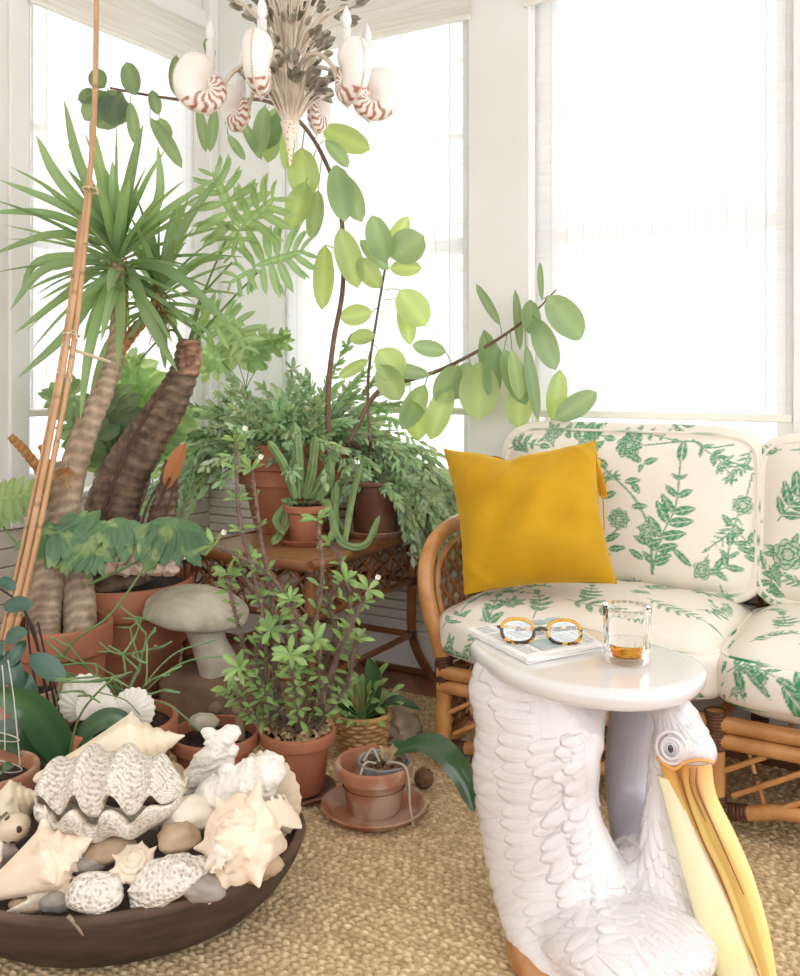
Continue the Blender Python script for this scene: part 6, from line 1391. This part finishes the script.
def fan(zb, ht, spread, n, ll, tilt, rb=.012):
    for k in range(n):
        a = k*2.39996+rr.uniform(-.2, .2); s_ = spread*rr.uniform(.25, 1.0)**.8; h = ht*rr.uniform(.55, 1.0)*(1-.35*(s_/spread)); q0 = V(HC[0]+rb*math.cos(a), HC[1]+rb*math.sin(a), zb); q3 = V(HC[0]+s_*math.cos(a), HC[1]+s_*math.sin(a), zb+h)
        q1 = q0+(q3-q0)*.4+V(0, 0, h*.16); q2 = q0+(q3-q0)*.75+V(0, 0, h*.14); st.tube([q0, q1, q2, q3], [.0042, .003, .002], 6, 4); d = unit(q3-q2+V(math.cos(a), math.sin(a), .5)*.01*tilt)
        for j in range(rr.choice([1, 2, 3])):
            dd = unit(d+V(rr.uniform(-.7, .7), rr.uniform(-.7, .7), rr.uniform(-.5, .4))*(j > 0)); b_ = q3 if j == 0 else q2+(q3-q2)*rr.uniform(.3, .9); L_ = ll*rr.uniform(.75, 1.15)
            lv.cur = vary((1, 1, 1), .3); lv.leaf(b_+dd*.002, b_+dd*(L_+.002), L_*.52, unit(V(rr.uniform(-.6, .6), -1, rr.uniform(-.3, .6))), 'oval', .28, .08, 6, 1, .75); st.tube([b_, b_+dd*.006], .0014, 5, 1)
fan(zc(125), .21, .125, 52, .042, 1); fan(zc(95), .29, .10, 24, .042, 1); fan(zc(60), .30, .19, 46, .046, 1); fan(zc(10), .22, .14, 30, .046, 1)
for k in range(30):
    a = k*2.4; st.tube([V(HC[0]+.018*math.cos(a), HC[1]+.018*math.sin(a), zc(124)), V(HC[0]+.032*math.cos(a), HC[1]+.032*math.sin(a), zc(100)), V(HC[0]+.052*math.cos(a), HC[1]+.052*math.sin(a), zc(72)), V(HC[0]+.075*math.cos(a), HC[1]+.075*math.sin(a), zc(62))], [.0055, .0045, .003], 6, 5)
link('metal_stems', st, ivory, ch); link('metal_leaves', lv, tole, ch)
WHT, STR, BLK = tolin((246, 240, 232)), tolin((182, 120, 94)), tolin((40, 36, 38))
def nautilus(cpos, out, R, upv=V(0, 0, 1)):
    out = unit(out); upv = unit(upv-out*np.dot(upv, out)); out, upv = out*.57+upv*.82, upv*.57-out*.82; e3 = np.cross(out, upv); k_ = .175; T_ = 5.6*PI/2; n = 120; seg = 32; G, C = [], []; rho0 = R*.50
    for i in range(n+1):
        ph_ = -T_*(1-i/n); rho = rho0*math.exp(k_*ph_); rt = rho*.88; rd = out*math.cos(ph_)+upv*math.sin(ph_); c = cpos+rd*rho; row = []
        for j in range(seg):
            t_ = 2*PI*j/seg; row.append(c+rd*rt*math.cos(t_)+e3*rt*.80*math.sin(t_))
            sidef = abs(math.sin(t_)); m = 0.0
            if ph_ < -1.5: m = 1.0 if math.sin(ph_*13+2.6*math.cos(t_)+1.0*math.sin(t_*5)) > .25 else 0
            if ph_ < -1.5 and math.cos(t_) < -.5: m *= .4
            col = WHT*(1-m)+STR*m
            if -6.9 < ph_ < -6.0 and math.cos(t_) > .1: col = BLK
            C.append(col)
        G.append(row)
    mb = MB(); mb.grid(np.array(G), cv=True, cols=C)
    # the mouth closes over in a rounded lip with the candle cup in it
    rd, tg = out, upv; c0 = cpos+out*rho0; rt = rho0*.88; cap, cc = [G[-1]], []
    for q in (.3, .55, .75, .9, .98, 1.0):
        sc = math.sqrt(max(0, 1-q*q)); cap.append([c0+tg*rt*1.05*q+(p-c0)*max(.02, sc) for p in G[-1]])
    mb.cur = tuple(WHT); mb.grid(np.array(cap), cv=True); tub = MB(); tip = c0+tg*rt*1.02; torus(tub, tip-V(0, 0, .006), V(0, 0, 1), .014, .004, 16); s_ = link('nautilus_shell', mb, naut, ch, sharp=70); link('candle_cup', tub, ivory, s_)
    kl = MB()
    for i in range(n//2-10, n+1, 1):
        ph_ = -T_*(1-i/n); rho = rho0*math.exp(k_*ph_); rd = out*math.cos(ph_)+upv*math.sin(ph_); kl.ball(cpos+rd*rho*1.89, R*.028, 6, 4)
    link('bead_trim', kl, ivory, s_, kind='stuff')
    return tip
def candle(p, h):
    mb = MB(); mb.tube([p-V(0, 0, .03), p+V(0, 0, h)], .0125, 14, 2); c_ = link('candle', mb, wax, ch); mb = MB(); mb.lathe([(.004, 0), (.011, .008), (.0145, .022), (.011, .040), (.005, .054), (.0008, .062)], p+V(0, 0, h), 18); link('bulb', mb, bulbm, c_)
arms = [((207, 88), 2.52, (-1, -.25, 0), .112, .055), ((240, 110), 2.74, (-.75, .8, 0), .100, .05), ((261, 70), 2.36, (-.12, -1, 0), .112, .060), ((316, 112), 2.80, (.3, 1, 0), .098, .05), ((348, 78), 2.40, (.50, -.86, 0), .116, .055), ((370, 98), 2.66, (1, .2, 0), .106, .085)]
for (px, py), Y, o_, R, chh in arms:
    c_ = P(px, py, Y); top = nautilus(c_, V(*o_), R); candle(top+V(0, 0, .01), chh-.012)
    q = V(HC[0], HC[1], zc(88)); d = c_-q; d[2] = 0; dn = unit(d); mb = MB()
    mb.tube([q, q+dn*.03+V(0, 0, .045), q+d*.45+V(0, 0, .065), q+d*.75+V(0, 0, .01), V(c_[0], c_[1], c_[2]-R*.35)-dn*.03, V(c_[0], c_[1], c_[2]-R*.66)], [.0075, .0065, .006, .005], 9, 6); link('arm', mb, ivory, ch)
# ================================================================== CAMERA, LIGHT
cam = bpy.data.cameras.new('camera'); co = bpy.data.objects.new('camera', cam); COL.objects.link(co)
co.location = (0, 0, H); co.rotation_euler = (PI/2, 0, 0)
cam.sensor_fit = 'HORIZONTAL'; cam.sensor_width = 36; cam.lens = 36*F/800; cam.shift_y = -(488-HY)/800; cam.clip_start = .02
scene.camera = co
w = bpy.data.worlds.new('sky'); scene.world = w; w.use_nodes = True
bg = w.node_tree.nodes['Background']; bg.inputs[0].default_value = (.985, .99, 1, 1); bg.inputs[1].default_value = 1.0
vs_ = scene.view_settings; vs_.view_transform = 'Standard'; vs_.look = 'None'; vs_.exposure = 1.5; vs_.gamma = 1; vs_.use_curve_mapping = False
scene.cycles.max_bounces = 10; scene.cycles.transparent_max_bounces = 16; scene.cycles.diffuse_bounces = 5
scene.cycles.use_denoising = True
scene.cycles.sample_clamp_indirect = 6
